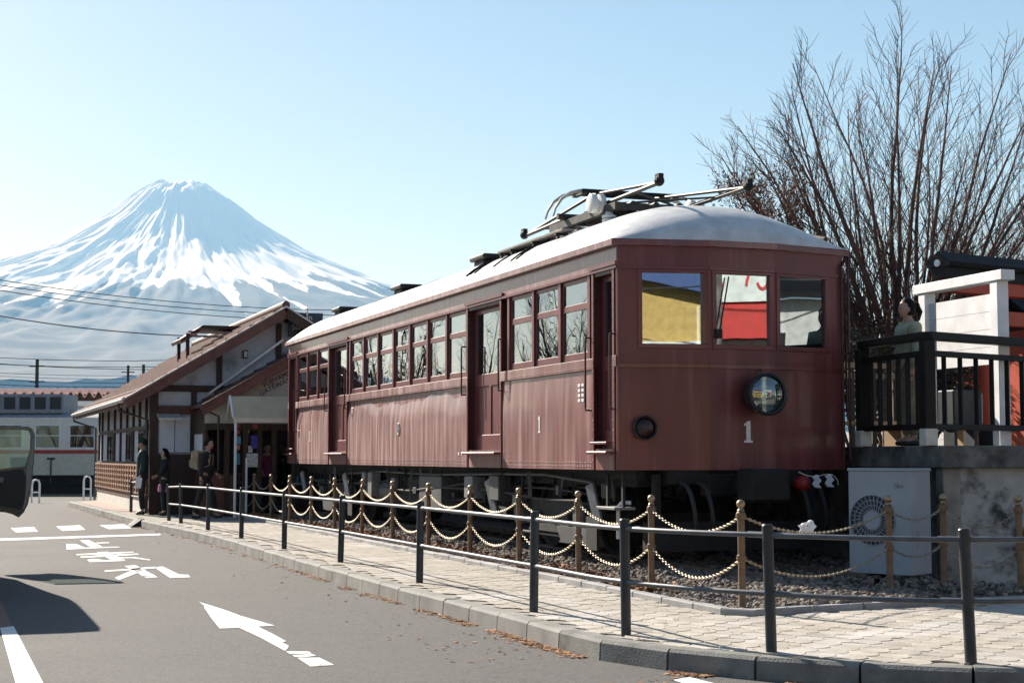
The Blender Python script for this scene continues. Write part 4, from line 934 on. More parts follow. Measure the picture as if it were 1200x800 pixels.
# white board in a white frame
mat('white_paint', (0.74, 0.75, 0.76), 0.55, var=0.08, scale=4)
sgR, sgL = ony(1172, 400, 17.0), ony(1087, 400, 18.35); sgR.z = sgL.z = ST
sg = thing('notice_board', 'white painted wooden notice board frame standing behind the black fence', 'notice board')
sd_ = (sgL-sgR); st_ = sd_.normalized(); zt = 1.39 + 205/FPX*17.0 - ST; up = Vector((0,0,1)); sn = Vector((-st_.y, st_.x, 0))
for p in (sgR, sgL): MB().bar(p, p + up*(zt), .14, .14, sn).build('frame_post', 'white_paint', sg, bevel=.006)
MB().bar(sgR - st_*.17 + up*(zt+.055), sgL + st_*.17 + up*(zt+.055), .17, .11).build('top_beam', 'white_paint', sg, bevel=.006)
zb0 = 1.39 + 105/FPX*17.5 - ST; zt0 = zt - .12
for k in range(4):
    a, c = zb0 + (zt0-zb0)*k/4, zb0 + (zt0-zb0)*(k+1)/4 - .004; MB().obox(sgR + st_*.07 + up*a - sn*.015, st_*(sd_.length-.14), sn*.03, up*(c-a)).build('board_plank', 'white_paint', sg)
# box and bench behind the fence
mat('navy_box', (0.02, 0.028, 0.035), 0.5); mat('wood_bench', (0.30, 0.20, 0.11), 0.7, var=0.25, stretch=(2, 14, 14))
bx = ony(1128, 500, 17.6); bx.z = ST
b1 = thing('control_box', 'dark blue box with pale side panel on short legs below the notice board', 'box', bx, YAW)
MB().box(-.22, .16, -.15, .15, .22, .62).build('cabinet', 'navy_box', b1, bevel=.015); MB().box(.162, .175, -.13, .13, .26, .58).build('side_panel', 'ac_white', b1); MB().box(-.18, -.14, -.1, .1, 0, .22).build('leg', 'navy_box', b1); MB().box(.08, .12, -.1, .1, 0, .22).build('leg', 'navy_box', b1)
bn = thing('wooden_bench', 'low pale wooden bench behind the black platform fence', 'bench', ony(1040, 500, 18.6).xy.to_3d() + Vector((0,0,ST)), YAW)
for y in (0, .15, .3): MB().box(-.9, 1.3, y, y+.12, .26, .30).build('seat_slat', 'wood_bench', bn, bevel=.004)
for x in (-.75, .2, 1.1): MB().box(x, x+.07, .02, .38, 0, .26).build('leg', 'wood_bench', bn)
wf = thing('wooden_fence', 'pale wooden post and rail fence behind the platform', 'fence')
wa, wb = ony(985, 430, 21.0), ony(1085, 430, 21.6); wa.z = wb.z = ST
for z in (1.10, .96): MB().bar(wa + up*z, wb + up*z, .05, .07).build('rail', 'wood_bench', wf)
for k in range(9): p = wa.lerp(wb, k/8); MB().bar(p, p + up*1.06, .06, .06).build('picket', 'sleeper_wood', wf)
# torii
mat('vermilion', (0.50, 0.06, 0.018), 0.5, var=0.15, scale=3); mat('torii_black', (0.012, 0.012, 0.012), 0.6, var=0.3, spec=0.25)
tY = 22.0; tA = ony(1106, 310, tY); tz = 1.39 + 240/FPX*tY; td = Vector((1.5, 1.0, 0)).normalized(); tn = Vector((-td.y, td.x, 0))
to = thing('torii_gate', 'vermilion torii gate with black capped top beam behind the notice board', 'torii gate', (tA.x, tA.y, 0), math.atan2(td.y, td.x))
TW = 3.6
zr = tz - .36
MB().prism([(-.12, -.20, zr+.14), (-.12, .20, zr+.14), (-.12, .23, zr+.20), (-.12, .0, zr+.36), (-.12, -.23, zr+.20)], (TW, 0, 0)).build('cap_beam', 'torii_black', to)
MB().box(-.10, TW-.14, -.13, .13, zr-.02, zr+.14).build('under_beam', 'torii_black', to); MB().box(.0, TW-.25, -.10, .10, zr-.20, zr-.02).build('lintel', 'vermilion', to)
MB().box(.15, TW-.4, -.07, .07, zr-.62, zr-.42).build('tie_beam', 'vermilion', to)
for x in (.85, TW-1.1): MB().cyl((x, 0, 0), (x, 0, zr-.2), .12, 18).build('pillar', 'vermilion', to, smooth=True); MB().cyl((x, 0, ST-.05), (x, 0, ST+.25), .135, 18).build('pillar_base', 'torii_black', to)
MB().lathe([(.05, 0), (.05, .02), (.01, .025)], (-.145, 0, zr+.19), 12, axis='x').build('end_boss', 'white_paint', to)
MB().box(1.9, 2.1, -.05, .05, zr-.42, zr-.2).build('name_plate', 'torii_black', to)
sh = thing('shrine_hall', 'small vermilion shrine hall with dark roof beyond the torii', 'shrine', ony(1290, 500, 24).xy.to_3d(), YAW)
MB().box(-1.0, 2.2, 0, 2.2, 0, 3.3).build('wall', 'vermilion', sh); MB().prism([(-1.4, -.5, 3.2), (2.6, -.5, 3.2), (2.6, 1.1, 4.2), (-1.4, 1.1, 4.2)], (0, .05, .1)).prism([(-1.4, 2.7, 3.2), (2.6, 2.7, 3.2), (2.6, 1.1, 4.2), (-1.4, 1.1, 4.2)], (0, -.05, .1)).build('roof', 'torii_black', sh)
# paper charms tied at the railcar front and on the chain
mat('paper', (0.80, 0.80, 0.82), 0.8, var=0.05); mat('rope', (0.6, 0.57, 0.48), 0.9)
def charm(u, v, h, lab, s=-.36, pl=None):
    c = onplane(u, v, O + DV*s, DV) if pl is None else ony(u, v, pl)
    k = thing('paper_charm', lab, 'paper charm', c, YAW)
    for i in range(5):
        a = i*1.25; z = MB(); w = .018 + .006*random.random(); x, y = .022*math.cos(a), .022*math.sin(a); zz = h*.35
        P = []
        for j in range(4):
            dx = .018*(1 if j % 2 else -1) + random.uniform(-.006, .006); P += [(x-w+dx, y, zz), (x+w+dx, y, zz-.004)]; zz -= h*.3
        z.add(P, [(2*j, 2*j+1, 2*j+3, 2*j+2) for j in range(3)]); z.build('folded_strip', 'paper', k)
    MB().ball((0, 0, h*.34), .028, 10, 7, (1, 1, .7)).build('knot', 'paper', k)
    return k
charm(957, 563, .13, 'white folded paper charm tied next to the red hose cap'); charm(972, 562, .13, 'white folded paper charm on the rope end right of its twin')
charm(942, 620, .11, 'white paper charm with red cord knotted on the chain', pl=14.0); charm(950, 617, .12, 'large white paper charm hanging on the chain with a loose strip', pl=14.0)
rp = [onplane(u, v, O + DV*-.34, DV) for u, v in ((936, 553), (946, 557), (957, 558), (965, 556), (975, 556), (981, 562), (982, 568))]
tag(MB().tube(smooth_line(rp, 4), .006, 6).build('straw_rope', 'rope'), 'thin pale rope holding the paper charms under the railcar front', 'rope')

# ================================================================ STATION BUILDING (local: x across, y to the far end)
mat('timber', (0.055, 0.026, 0.016), 0.7, var=0.3, stretch=(6, 6, 1.2), scale=3); mat('timber_red', (0.13, 0.05, 0.033), 0.65, var=0.25)
worn('plaster', (0.62, 0.63, 0.66), (0.30, 0.31, 0.33), 0.8, scale=0.7, lo=0.58, hi=0.8, var=0.06); mat('plaster_base', (0.60, 0.56, 0.50), 0.85, var=0.12)
mat('roof_tile', (0.115, 0.046, 0.033), 0.6, var=0.3, scale=4, color2=(0.18, 0.08, 0.056)); mat('metal_trim', (0.55, 0.50, 0.48), 0.4, 0.5); mat('gutter', (0.03, 0.025, 0.024), 0.4); mat('gutter_grey', (0.40, 0.38, 0.37), 0.35, 0.5)
glass('shop_glass', (0.55, 0.6, 0.6), 1.5, 0.04); mat('soot', (0.02, 0.02, 0.022), 0.9, var=0.4); mat('cream_board', (0.52, 0.49, 0.42), 0.75, var=0.08)
SC = onz(176, 602, PV)
worn('plaster_sooty', (0.60, 0.61, 0.64), (0.035, 0.037, 0.042), 0.85, scale=0.75, lo=0.56, hi=0.72, var=0.06)
stn = thing('station_building', 'half-timbered station building with brown tiled gable roof and white plaster panels', 'building', (SC.x, SC.y, 0), YAW)
def Gp(u, v, s=0.0):
    q = onplane(u, v, SC + DV*s, DV) - SC; return q.dot(RV), q.z + SC.z
def Lp(u, v, w=0.0):
    q = onplane(u, v, SC + RV*w, RV) - SC; return q.dot(DV), q.z + SC.z
BW, BL = 6.4, 11.6
eave_w, eave_z = -.62, 2.60; rid_w = 3.0; s_front = -.75
rw, rid_z = Gp(335, 360, s_front); rid_w = rw
slope = (rid_z-eave_z)/(rid_w-eave_w)
def zroof(w): return eave_z + slope*(min(w, 2*rid_w-w) - eave_w)
# wall core (plaster) : left wall and gable
MB().box(.02, .14, .14, BL, PV-.1, zroof(.0)-.16).build('side_wall', 'plaster', stn)
gw = [(0.02, .0, PV-.1), (2*rid_w-.02, .0, PV-.1), (2*rid_w-.02, .0, zroof(.02)-.15), (rid_w, 0.0, rid_z-.17), (.02, .0, zroof(.02)-.15)]
MB().prism([(x, .02, z) for x, y, z in gw], (0, .12, 0)).build('gable_wall', 'plaster_sooty', stn)
MB().prism([(x, BL, z) for x, y, z in gw], (0, -.1, 0)).build('rear_wall', 'plaster', stn); MB().box(2*rid_w-.14, 2*rid_w, .1, BL, PV, zroof(0)-.2).build('rear_side_wall', 'plaster', stn)
# roof: courses of tiles on each slope
nrow = 13
for side in (0, 1):
    for k in range(nrow):
        t0, t1 = k/nrow, (k+1)/nrow
        w0 = eave_w + (rid_w-eave_w)*t0 - .02; w1 = eave_w + (rid_w-eave_w)*t1 + .03
        z0, z1 = eave_z + (rid_z-eave_z)*t0, eave_z + (rid_z-eave_z)*t1
        if side: w0, w1 = 2*rid_w-w0, 2*rid_w-w1
        y0, y1 = s_front, BL + .7
        mb = MB(); mb.add([(w0, y0, z0-.02), (w0, y1, z0-.02), (w0, y1, z0+.055), (w0, y0, z0+.055), (w1, y0, z1-.02), (w1, y1, z1-.02), (w1, y1, z1+.012), (w1, y0, z1+.012)], [(0,1,2,3),(3,2,6,7),(4,7,6,5),(0,4,5,1),(0,3,7,4),(1,5,6,2)])
        mb.build('tile_course', 'roof_tile', stn)
MB().cyl((rid_w, s_front-.03, rid_z+.05), (rid_w, BL+.72, rid_z+.05), .09, 10).build('ridge_tile', 'roof_tile', stn)
for sg_ in (0, 1):                                             # rake fascia, trim, soffit
    a, c = Vector((eave_w-.02, s_front, eave_z-.13)), Vector((rid_w, s_front, rid_z-.13))
    if sg_: a.x = 2*rid_w-a.x
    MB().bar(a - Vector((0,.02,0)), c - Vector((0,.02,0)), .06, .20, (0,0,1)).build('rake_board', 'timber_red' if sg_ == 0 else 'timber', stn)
    MB().bar(a + Vector((0,-.045,.145)), c + Vector((0,-.045,.145)), .05, .03).build('rake_trim', 'metal_trim', stn)
    MB().bar(a + Vector((0,.38,.055)), c + Vector((0,.38,.055)), .70, .02).build('soffit', 'timber', stn)
    MB().bar((eave_w+.02 if not sg_ else 2*rid_w-eave_w-.02, s_front+.05, eave_z-.09), (eave_w+.02 if not sg_ else 2*rid_w-eave_w-.02, BL+.65, eave_z-.09), .03, .14).build('eave_board', 'timber_red', stn)
MB().tube([(eave_w-.06, s_front, eave_z-.03), (eave_w-.06, BL+.7, eave_z-.05)], .055, 8).build('gutter', 'gutter_grey', stn)
for y in (.25, BL+.3): MB().tube([(eave_w-.06, y, eave_z-.08), (eave_w-.06, y, eave_z-.22), (-.06, y+.02, eave_z-.42), (-.06, y+.02, PV)], .032, 8).build('down_pipe', 'gutter', stn)
# timber frame on the gable
def gbar(u0, v0, u1, v1, th, name='timber_beam', m='timber', s=0.0):
    a, c = Gp(u0, v0, s), Gp(u1, v1, s); MB().bar((a[0], s-.02, a[1]), (c[0], s-.02, c[1]), .09, th, (0,1,0) if abs(a[0]-c[0]) < .05 else (0,0,1)).build(name, m, stn)
x, z = Gp(176, 540); MB().box(-.04, .13, -.05, .14, PV-.1, zroof(0)-.16).build('corner_post', 'timber', stn)
_, zb1 = Gp(215, 455); _, zb2 = Gp(215, 480)
MB().box(.13, rid_w+2.4, -.04, .04, zb1-.07, zb1+.07).build('tie_beam', 'timber', stn); MB().box(.13, 1.25, -.05, .03, zb2-.10, zb2+.09).build('lintel_beam', 'timber_red', stn)
px_ = Gp(257, 430)[0]; MB().box(px_-.06, px_+.06, -.045, .03, PV, zroof(px_)-.2).build('wall_post', 'timber', stn)
px2 = Gp(227, 480)[0]; MB().box(px2-.06, px2+.06, -.04, .03, PV, zb1-.07).build('wall_post', 'timber', stn)
MB().box(rid_w-.06, rid_w+.06, -.045, .03, zb1, rid_z-.3).build('king_post', 'timber', stn)
zw = Gp(200, 532)[1]; MB().box(.13, px_, -.055, .02, PV-.1, zw).build('wainscot', 'timber', stn)
for k in range(9): MB().box(.15+k*.15, .155+k*.15, -.058, -.05, PV, zw).build('wainscot_joint', 'soot', stn)
pw = MB().box(.16, px2-.08, -.05, .01, zw+.04, zb2-.16); pw.build('white_panel', 'plaster', stn); xm = (.16+px2-.08)/2; MB().box(xm-.008, xm+.008, -.054, -.045, zw+.04, zb2-.16).build('panel_joint', 'timber', stn)
MB().obox((.10, -.06, zb2-.13), (.5, 0, 0), (0, -.32, -.10), (0, 0, .04)).build('hood', 'plaster_base', stn)
lx, lz = Gp(287, 415); MB().box(lx-.05, lx+.05, -.08, .02, lz-.09, lz+.09).build('wall_vent', 'timber', stn, bevel=.01); MB().box(lx-.035, lx+.035, -.086, -.07, lz-.07, lz+.06).build('vent_cover', 'white_paint', stn)
# soot-dark weathering where the lower roof meets the gable
# side wall: posts, lattice, windows, foundation
MB().box(-.03, .02, .14, BL, PV-.1, .42).build('foundation', 'plaster_base', stn); MB().box(-.05, .02, .14, BL, .42, .56).build('sill_beam', 'timber_red', stn)
zl0, zl1 = .56, Lp(140, 547)[1]
zl1 = 1.18
MB().box(-.015, .02, .14, BL, zl0, zl1).build('lattice_back', 'timber', stn)
lat = MB()
y = .2
while y < BL-.05: lat.box(-.105, -.045, y, y+.10, zl0, zl1); y += .52
for k in range(6): z = zl0 + (zl1-zl0)*k/5; lat.box(-.09, -.02, .14, BL, z-.022, z+.022)
mat('lattice_wood', (0.36, 0.20, 0.12), 0.7, var=0.2)
lat.build('lattice', 'lattice_wood', stn)['kind'] = 'stuff'
zt_ = zroof(0)-.2
for y in (.9, 2.1, 3.3, 4.6, 6.0, 7.4, 9.0, 10.6, 11.5): MB().box(-.03, .03, y-.06, y+.06, zl1, zt_).build('wall_post', 'timber', stn)
for z in (zl1+.03, 2.02): MB().box(-.035, .025, .14, BL, z-.045, z+.045).build('wall_rail', 'timber', stn)
for y0, y1 in ((.98, 2.02), (3.4, 4.5), (7.5, 8.9)):
    f = MB().box(-.045, .0, y0, y1, 1.26, 1.32).box(-.045, 0, y0, y1, 1.9, 1.96).box(-.045, 0, y0, y0+.05, 1.32, 1.9).box(-.045, 0, y1-.05, y1, 1.32, 1.9).box(-.045, 0, (y0+y1)/2-.02, (y0+y1)/2+.02, 1.32, 1.9)
    w = f.build('window', 'timber', stn); MB().box(-.02, -.012, y0+.05, y1-.05, 1.32, 1.9).build('pane', 'shop_glass', w); MB().box(-.005, .018, y0, y1, 1.3, 1.93).build('blind', 'soot', w)
# sign at the ridge
mat('dark_sign', (0.03, 0.04, 0.05), 0.5, var=0.2)
sx, sz = Gp(348, 378, -.3)
# roof lantern on the far slope
lc = Gp(240, 395, 3.2); lw, lz2 = lc
cu = thing('roof_lantern', 'small tiled roof lantern on posts standing on the station roof', 'roof lantern', (SC.x, SC.y, 0), YAW)
w0, w1 = Gp(214, 392, 3.2)[0], Gp(268, 392, 3.2)[0]; ztop = Gp(214, 381, 3.2)[1]
MB().prism([(w0-.08, 3.0, ztop-.35), (w0+.45, 3.0, ztop), (w1+.3, 3.0, ztop), (w1+.3, 3.0, ztop-.08), (w0+.48, 3.0, ztop-.08), (w0-.05, 3.0, ztop-.42)], (0, 1.6, 0)).build('lantern_roof', 'timber', cu)
mat('pale_tile', (0.42, 0.26, 0.20), 0.7, var=0.2, scale=6)
for k in range(3):
    for j in range(7): MB().box(w0-.05+k*.19, w0+.12+k*.19, 2.96+j*.235, 3.18+j*.235, ztop-.37+k*.125, ztop-.33+k*.125).build('tile', 'pale_tile' if (j+k) % 2 else 'roof_tile', cu)
for x, y in ((w0+.1, 3.05), (w0+.1, 4.5), (w1, 3.05), (w1, 4.5)): MB().box(x-.04, x+.04, y-.04, y+.04, zroof(x)-.1, ztop-.2).build('post', 'timber', cu)
for z in (.16, .26): MB().box(w0+.1, w1+.2, 3.01, 3.06, ztop-z-.03, ztop-z+.02).build('slat', 'pale_tile', cu)

# entrance annex with lower gable
ES = -1.65
an_ = thing('entrance_annex', 'station shop entrance with small cream awning and cream gable lettering', 'entrance', (SC.x, SC.y, 0), YAW)
aw0, az0 = Gp(237, 476, ES-.35); aw1, az1 = Gp(340, 419, ES-.35); asl = (az1-az0)/(aw1-aw0); apx = aw1 + .45; apz = az1 + .45*asl
def zan(w): return az0 + asl*(min(w, 2*apx-w)-aw0)
for sg_ in (0, 1):
    for k in range(8):
        t0, t1 = k/8, (k+1)/8; wa_, wb_ = aw0 + (apx-aw0)*t0, aw0 + (apx-aw0)*t1; za_, zb_ = az0 + (apz-az0)*t0, az0 + (apz-az0)*t1
        if sg_: wa_, wb_ = 2*apx-wa_, 2*apx-wb_
        mb = MB(); mb.add([(wa_, ES-.35, za_-.02), (wa_, -.05, za_-.02), (wa_, -.05, za_+.05), (wa_, ES-.35, za_+.05), (wb_, ES-.35, zb_-.02), (wb_, -.05, zb_-.02), (wb_, -.05, zb_+.012), (wb_, ES-.35, zb_+.012)], [(0,1,2,3),(3,2,6,7),(4,7,6,5),(0,4,5,1),(0,3,7,4),(1,5,6,2)]); mb.build('tile_course', 'roof_tile', an_)
    a, c = Vector((aw0, ES-.38, az0-.10)), Vector((apx, ES-.38, apz-.10))
    if sg_: a.x = 2*apx-a.x
    MB().bar(a, c, .06, .18).build('rake_board', 'timber_red', an_); MB().bar(a + Vector((0,-.035,.13)), c + Vector((0,-.035,.13)), .04, .03).build('rake_trim', 'timber_red', an_); MB().bar(a + Vector((0,.2,.04)), c + Vector((0,.2,.04)), .4, .02).build('soffit', 'timber', an_)
MB().bar((Gp(250, 466, -.9)[0], -.15, Gp(250, 466, -.9)[1]+.1), (Gp(340, 398, -.9)[0], -.15, Gp(340, 398, -.9)[1]+.05), .05, .05).build('flashing', 'metal_trim', an_)
ax0 = aw0 + .12; ax1 = 2*apx - ax0; ztop_ = 2.05
MB().prism([(ax0, ES, ztop_), (ax1, ES, ztop_), (ax1, ES, zan(ax0)-.12), (apx, ES, apz-.14), (ax0, ES, zan(ax0)-.12)], (0, .06, 0)).build('gable_board', 'cream_board', an_)
for k in range(1, 7):
    z = ztop_ + k*.17; half = (apx - ax0) if z < zan(ax0)-.12 else max(.05, (apz-.14-z)/asl); MB().box(apx-half, apx+half, ES-.006, ES, z-.004, z+.004).build('board_joint', 'plaster_base', an_)
MB().box(ax0, ax0+.06, ES+.05, 0, PV, zan(ax0)-.1).build('side_wall', 'timber', an_); MB().box(ax0-.012, ax0, ES+.3, -.3, 1.1, 1.85).build('side_window', 'plaster', an_)
for w in (Gp(287, 520, ES)[0], Gp(304, 520, ES)[0], Gp(321, 520, ES)[0], Gp(345, 520, ES)[0], Gp(266, 520, ES)[0]): MB().box(w-.05, w+.05, ES-.03, ES+.07, PV, ztop_).build('door_post', 'timber', an_)
MB().box(ax0, ax1, ES-.02, ES+.06, ztop_-.12, ztop_+.02).build('door_lintel', 'timber', an_)
pa, pb = Gp(287, 520, ES)[0], Gp(304, 520, ES)[0]
MB().box(pa+.05, pb-.05, ES+.01, ES+.02, PV+.1, ztop_-.12).build('glass_pane', 'shop_glass', an_); pc = Gp(321, 520, ES)[0]; pd = Gp(345, 520, ES)[0]
MB().box(pc+.05, pd-.05, ES+.01, ES+.02, PV+.1, ztop_-.12).build('glass_pane', 'shop_glass', an_)
MB().box(ax0, ax1, -.35, -.30, PV, ztop_).build('inner_wall', 'timber', an_); MB().box(ax0, ax1, ES, 0, PV-.06, PV+.02).build('floor', 'timber', an_)
MB().box(pa-.9, pa-.2, ES-.0, ES+.05, PV, 1.0).build('door_panel', 'timber_red', an_)
# lettering: two lines following the rake
mat('sign_ink', (0.05, 0.06, 0.06), 0.7)
for txt, u, v, h in (('FUJIYAMA', 325, 444, .15), ('GATEWAY', 322, 453, .15)):
    w_, z_ = Gp(u, v, ES-.01); o = put('lettering', text_mesh(txt, h), an_, (w_, ES-.014, z_)); o.rotation_euler = (PI/2, -math.radians(27), 0); o.data.materials.append(MATS['sign_ink'])
# posters, notices
for n, (c, (u0, v0, u1, v1)) in enumerate([((.45,.03,.03),(277,496,281,501)), ((.40,.05,.04),(277,504,281,509)), ((.10,.35,.55),(277.5,511,282,520)), ((.5,.2,.2),(276.5,521,281,527)), ((.05,.25,.30),(277,531,281,544)), ((.06,.05,.35),(294,510,302,525)), ((.55,.55,.55),(289,531,302,547)), ((.35,.06,.05),(296,496,302,502)), ((.5,.5,.45),(291,522,296,530))]):
    mat('poster_%d' % n, c, .6, var=.3, scale=20); a, b2 = Gp(u0, v0, ES-.04), Gp(u1, v1, ES-.04); MB().box(a[0], b2[0], ES-.048, ES-.036, b2[1], a[1]).build('poster', 'poster_%d' % n, an_)
# awning
aW = thing('awning', 'cream ridged awning over the station shop entrance', 'awning', (SC.x, SC.y, 0), YAW)
AS = ES - .55
m = mat('awning_cloth', (0.90, 0.86, 0.68), 0.8, var=.05); N, L, b = nodes_of(m)
tr = N.new('ShaderNodeBsdfTranslucent'); tr.inputs['Color'].default_value = (0.72, 0.66, 0.46, 1); ms = N.new('ShaderNodeMixShader'); ms.inputs[0].default_value = 0.25
L.new(b.outputs[0], ms.inputs[1]); L.new(tr.outputs[0], ms.inputs[2]); L.new(ms.outputs[0], N['Material Output'].inputs['Surface'])
r0, rz_ = Gp(270, 464, AS); e0, ez_ = Gp(281, 489.5, AS-.42); r1 = r0 + 3.2
MB().add([(r0, AS, rz_), (r1, AS, rz_), (r1, AS-.42, ez_), (r0, AS-.42, ez_)], [(0, 3, 2, 1), (0, 1, 2, 3)]).build('front_slope', 'awning_cloth', aW)
MB().add([(r0, AS, rz_), (r1, AS, rz_), (r1, AS+.42, ez_), (r0, AS+.42, ez_)], [(0, 1, 2, 3), (3, 2, 1, 0)]).build('rear_slope', 'awning_cloth', aW)
MB().box(r0, r1, AS-.435, AS-.42, ez_-.09, ez_).build('valance', 'awning_cloth', aW)
for d in (-1, 1): MB().bar((r0-.01, AS, rz_), (r0-.01, AS+d*.42, ez_), .03, .06).build('end_trim', 'white_paint', aW)
MB().cyl((r0+.05, AS-.38, ez_-.02), (r0+.05, AS-.38, PV), .03, 10).build('pole', 'white_paint', aW)
MB().cyl((pb-.35, AS+.1, PV), (pb-.35, AS+.1, 1.35), .025, 10).build('pole', 'white_paint', aW)
mat('glow_yellow', (0.75, 0.45, 0.05), 0.6); MB().ball((r0+.2, AS, ez_+.14), .09, 10, 8).build('awning_glow', 'glow_yellow', aW)  # yellow ball stands in for light passing through the awning end
# dark sign board at the ridge, lettered
sb_ = thing('roof_sign', 'dark sign board with white lettering behind the station gable', 'sign', (SC.x, SC.y, 0), YAW)
sx, sz = Gp(352, 378, -.2); MB().box(sx-.28, sx+.5, -.25, -.2, sz-.32, sz+.22).build('sign_board', 'dark_sign', sb_)
for txt, dz in (('Fujisan', .09), ('Station', -.09)):
    o = put('lettering', text_mesh(txt, .17), sb_, (sx+.03, -.256, sz+dz)); o.rotation_euler = (PI/2, -math.radians(8), 0); o.data.materials.append(MATS['white_paint'])
MB().box(sx+.12, sx+.15, -.3, -.26, sz-.5, sz+.32).build('sign_pole', 'metal_trim', sb_)
sp = [Gp(u, v, -.3) for u, v in ((240, 470), (250, 474), (262, 480))]
MB().tube([(px2+.05, -.1, zb2-.1), (px2+.2, -.3, zb2-.02), (aw0+.05, ES-.2, az0-.06), (aw0+.35, ES-.3, az0-.2), (aw0+.36, ES-.3, 1.1)], .025, 8).build('down_pipe', 'gutter', an_)

# ================================================================ WHITE TRAIN, CANOPY, POLES AND WIRES
mat('train_cream', (0.74, 0.70, 0.62), 0.5, var=0.06); mat('train_lower', (0.56, 0.53, 0.44), 0.5, var=0.08); mat('train_red', (0.38, 0.04, 0.03), 0.5); mat('train_roof', (0.25, 0.26, 0.28), 0.7); glass('train_glass', (0.45, 0.5, 0.5), 1.5, .05)
TY = 60.0
def TP(u, v): p = ony(u, v, TY); return p.x, p.z
cmt = thing('commuter_train', 'cream commuter train with thin red stripe standing behind the station', 'train', (0, TY, 0))
x0, x1 = TP(-120, 500)[0], TP(190, 500)[0]; zr0, zr1 = TP(0, 489)[1], TP(0, 557)[1]; zs0, zs1 = TP(0, 531)[1], TP(0, 527)[1]
MB().box(x0, x1, 0, 2.7, zr1, zs0).build('lower_body', 'train_lower', cmt, bevel=.03)
wt, wb = TP(0, 497)[1], TP(0, 525.5)[1]
MB().box(x0, x1, 0.0, 2.7, zs1, wb).build('body_band', 'train_cream', cmt); MB().box(x0, x1, 0, 2.7, wt, zr0).build('upper_body', 'train_cream', cmt); MB().box(x0, x1, -.004, 2.7, zs0, zs1).build('red_stripe', 'train_red', cmt)
wins = [(-60, -20), (-14, 27), (41, 71), (81, 112), (124, 150)]
edges = [-120] + [q for w in wins for q in w] + [190]
for k in range(0, len(edges), 2): MB().box(TP(edges[k], 500)[0], TP(edges[k+1], 500)[0], 0, .12, wb, wt).build('window_pier', 'train_cream', cmt)
for a, b2 in wins:
    xa, xb = TP(a, 500)[0], TP(b2, 500)[0]; f = MB().box(xa, xb, -.02, .03, wb, wb+.05).box(xa, xb, -.02, .03, wt-.05, wt).box(xa, xa+.05, -.02, .03, wb+.05, wt-.05).box(xb-.05, xb, -.02, .03, wb+.05, wt-.05).box(xa+.05, xb-.05, -.02, .03, (wb+wt)/2+.02, (wb+wt)/2+.05)
    w = f.build('window', 'white_paint', cmt); MB().box(xa+.05, xb-.05, .01, .015, wb+.05, wt-.05).build('pane', 'train_glass', w)
MB().box(x0, x1, 2.5, 2.6, wb, wt).build('far_side', 'train_lower', cmt); MB().box(x0+.3, x1-.3, .3, 2.4, wb-.3, wb).build('seats', 'seat_cloth', cmt)
rfm = MB(); rfm.grid(lambda i, j: (x0 + (x1-x0)*i, 2.7*j, zr0 + .22*math.sin(PI*j)**.6), 2, 12); rfm.build('roof', 'train_roof', cmt, smooth=True)
za, zb_ = TP(0, 481)[1], TP(0, 461)[1]; xa, xb = TP(-110, 470)[0], TP(72, 470)[0]
acu = MB().box(xa, xb, .3, 2.3, za-.1, zb_).build('roof_cooler', 'train_roof', cmt, bevel=.04)
for k in range(-6, 4): MB().box(TP(12+k*18-10, 470)[0], TP(12+k*18+3, 470)[0], .28, .31, za+.06, zb_-.12).build('cooler_grille', 'ac_dark', acu)
MB().box(x0, x1, .2, 2.5, zr1-.35, zr1).build('skirt', 'underframe', cmt); MB().box(x0, x1, .3, 2.4, -.05, zr1-.3).build('running_gear', 'underframe', cmt)
hx = TP(60, 540)[0]; MB().box(hx-.02, hx+.02, -.05, 0, zr1-.3, TP(0, 537)[1]).box(hx-.15, hx+.15, -.05, 0, TP(0, 538)[1], TP(0, 536)[1]).build('coupling_rod', 'gutter', cmt)
cn = thing('platform_canopy', 'platform canopy roofed with rounded pinkish clay tiles behind the cream train', 'canopy', (0, TY+5, 0))
mat('clay_pink', (0.66, 0.45, 0.37), 0.75, var=0.15)
cz = ony(0, 461, TY+5).z; cxs = [ony(u, 463, TY+5).x for u in (-130, 230)]
nT = 33; dx = (cxs[1]-cxs[0])/nT
for k in range(nT):
    x = cxs[0] + dx*(k+.5); t = MB(); nS = 8
    P = [(x + dx*(.5-q/nS), 0, cz - dx*.30*math.cos(2*PI*q/nS)) for q in range(nS+1)]
    t.add(P + [(a, 3.2, c+.26) for a, b_, c in P] + [(a, 0, c-.06) for a, b_, c in P], [(q, q+1, nS+2+q, nS+1+q) for q in range(nS)] + [(q+1, q, 2*nS+2+q, 2*nS+3+q) for q in range(nS)]); t.build('roll_tile', 'clay_pink', cn, smooth=True)
MB().box(cxs[0], cxs[1], .15, .25, cz-.34, cz-.02).build('fascia', 'timber', cn); MB().box(cxs[0], cxs[1], .1, 3, cz-.5, cz-.3).build('canopy_beam', 'white_paint', cn)
for k in range(5): x = cxs[0] + (cxs[1]-cxs[0])*(k+.5)/5; MB().box(x-.08, x+.08, 1.2, 1.36, 0, cz-.3).build('post', 'timber', cn)
for (u, v, lab) in ((41.5, 589, 'white steel hoop barrier beside the open van door'), (102, 585, 'white steel hoop barrier next to the station downpipe')):
    p = onz(u, v, 0); k = thing('hoop_barrier', lab, 'barrier', p, .1); h = (589-562)/FPX*p.y; w = .11
    MB().tube([(-w, 0, -.05), (-w, 0, h-.12), (-w*.7, 0, h-.03), (0, 0, h), (w*.7, 0, h-.03), (w, 0, h-.12), (w, 0, -.05)], .03, 8).build('hoop', 'white_paint', k, smooth=True); MB().cyl((-w, 0, h*.45), (w, 0, h*.45), .02, 8).build('cross_bar', 'white_paint', k)
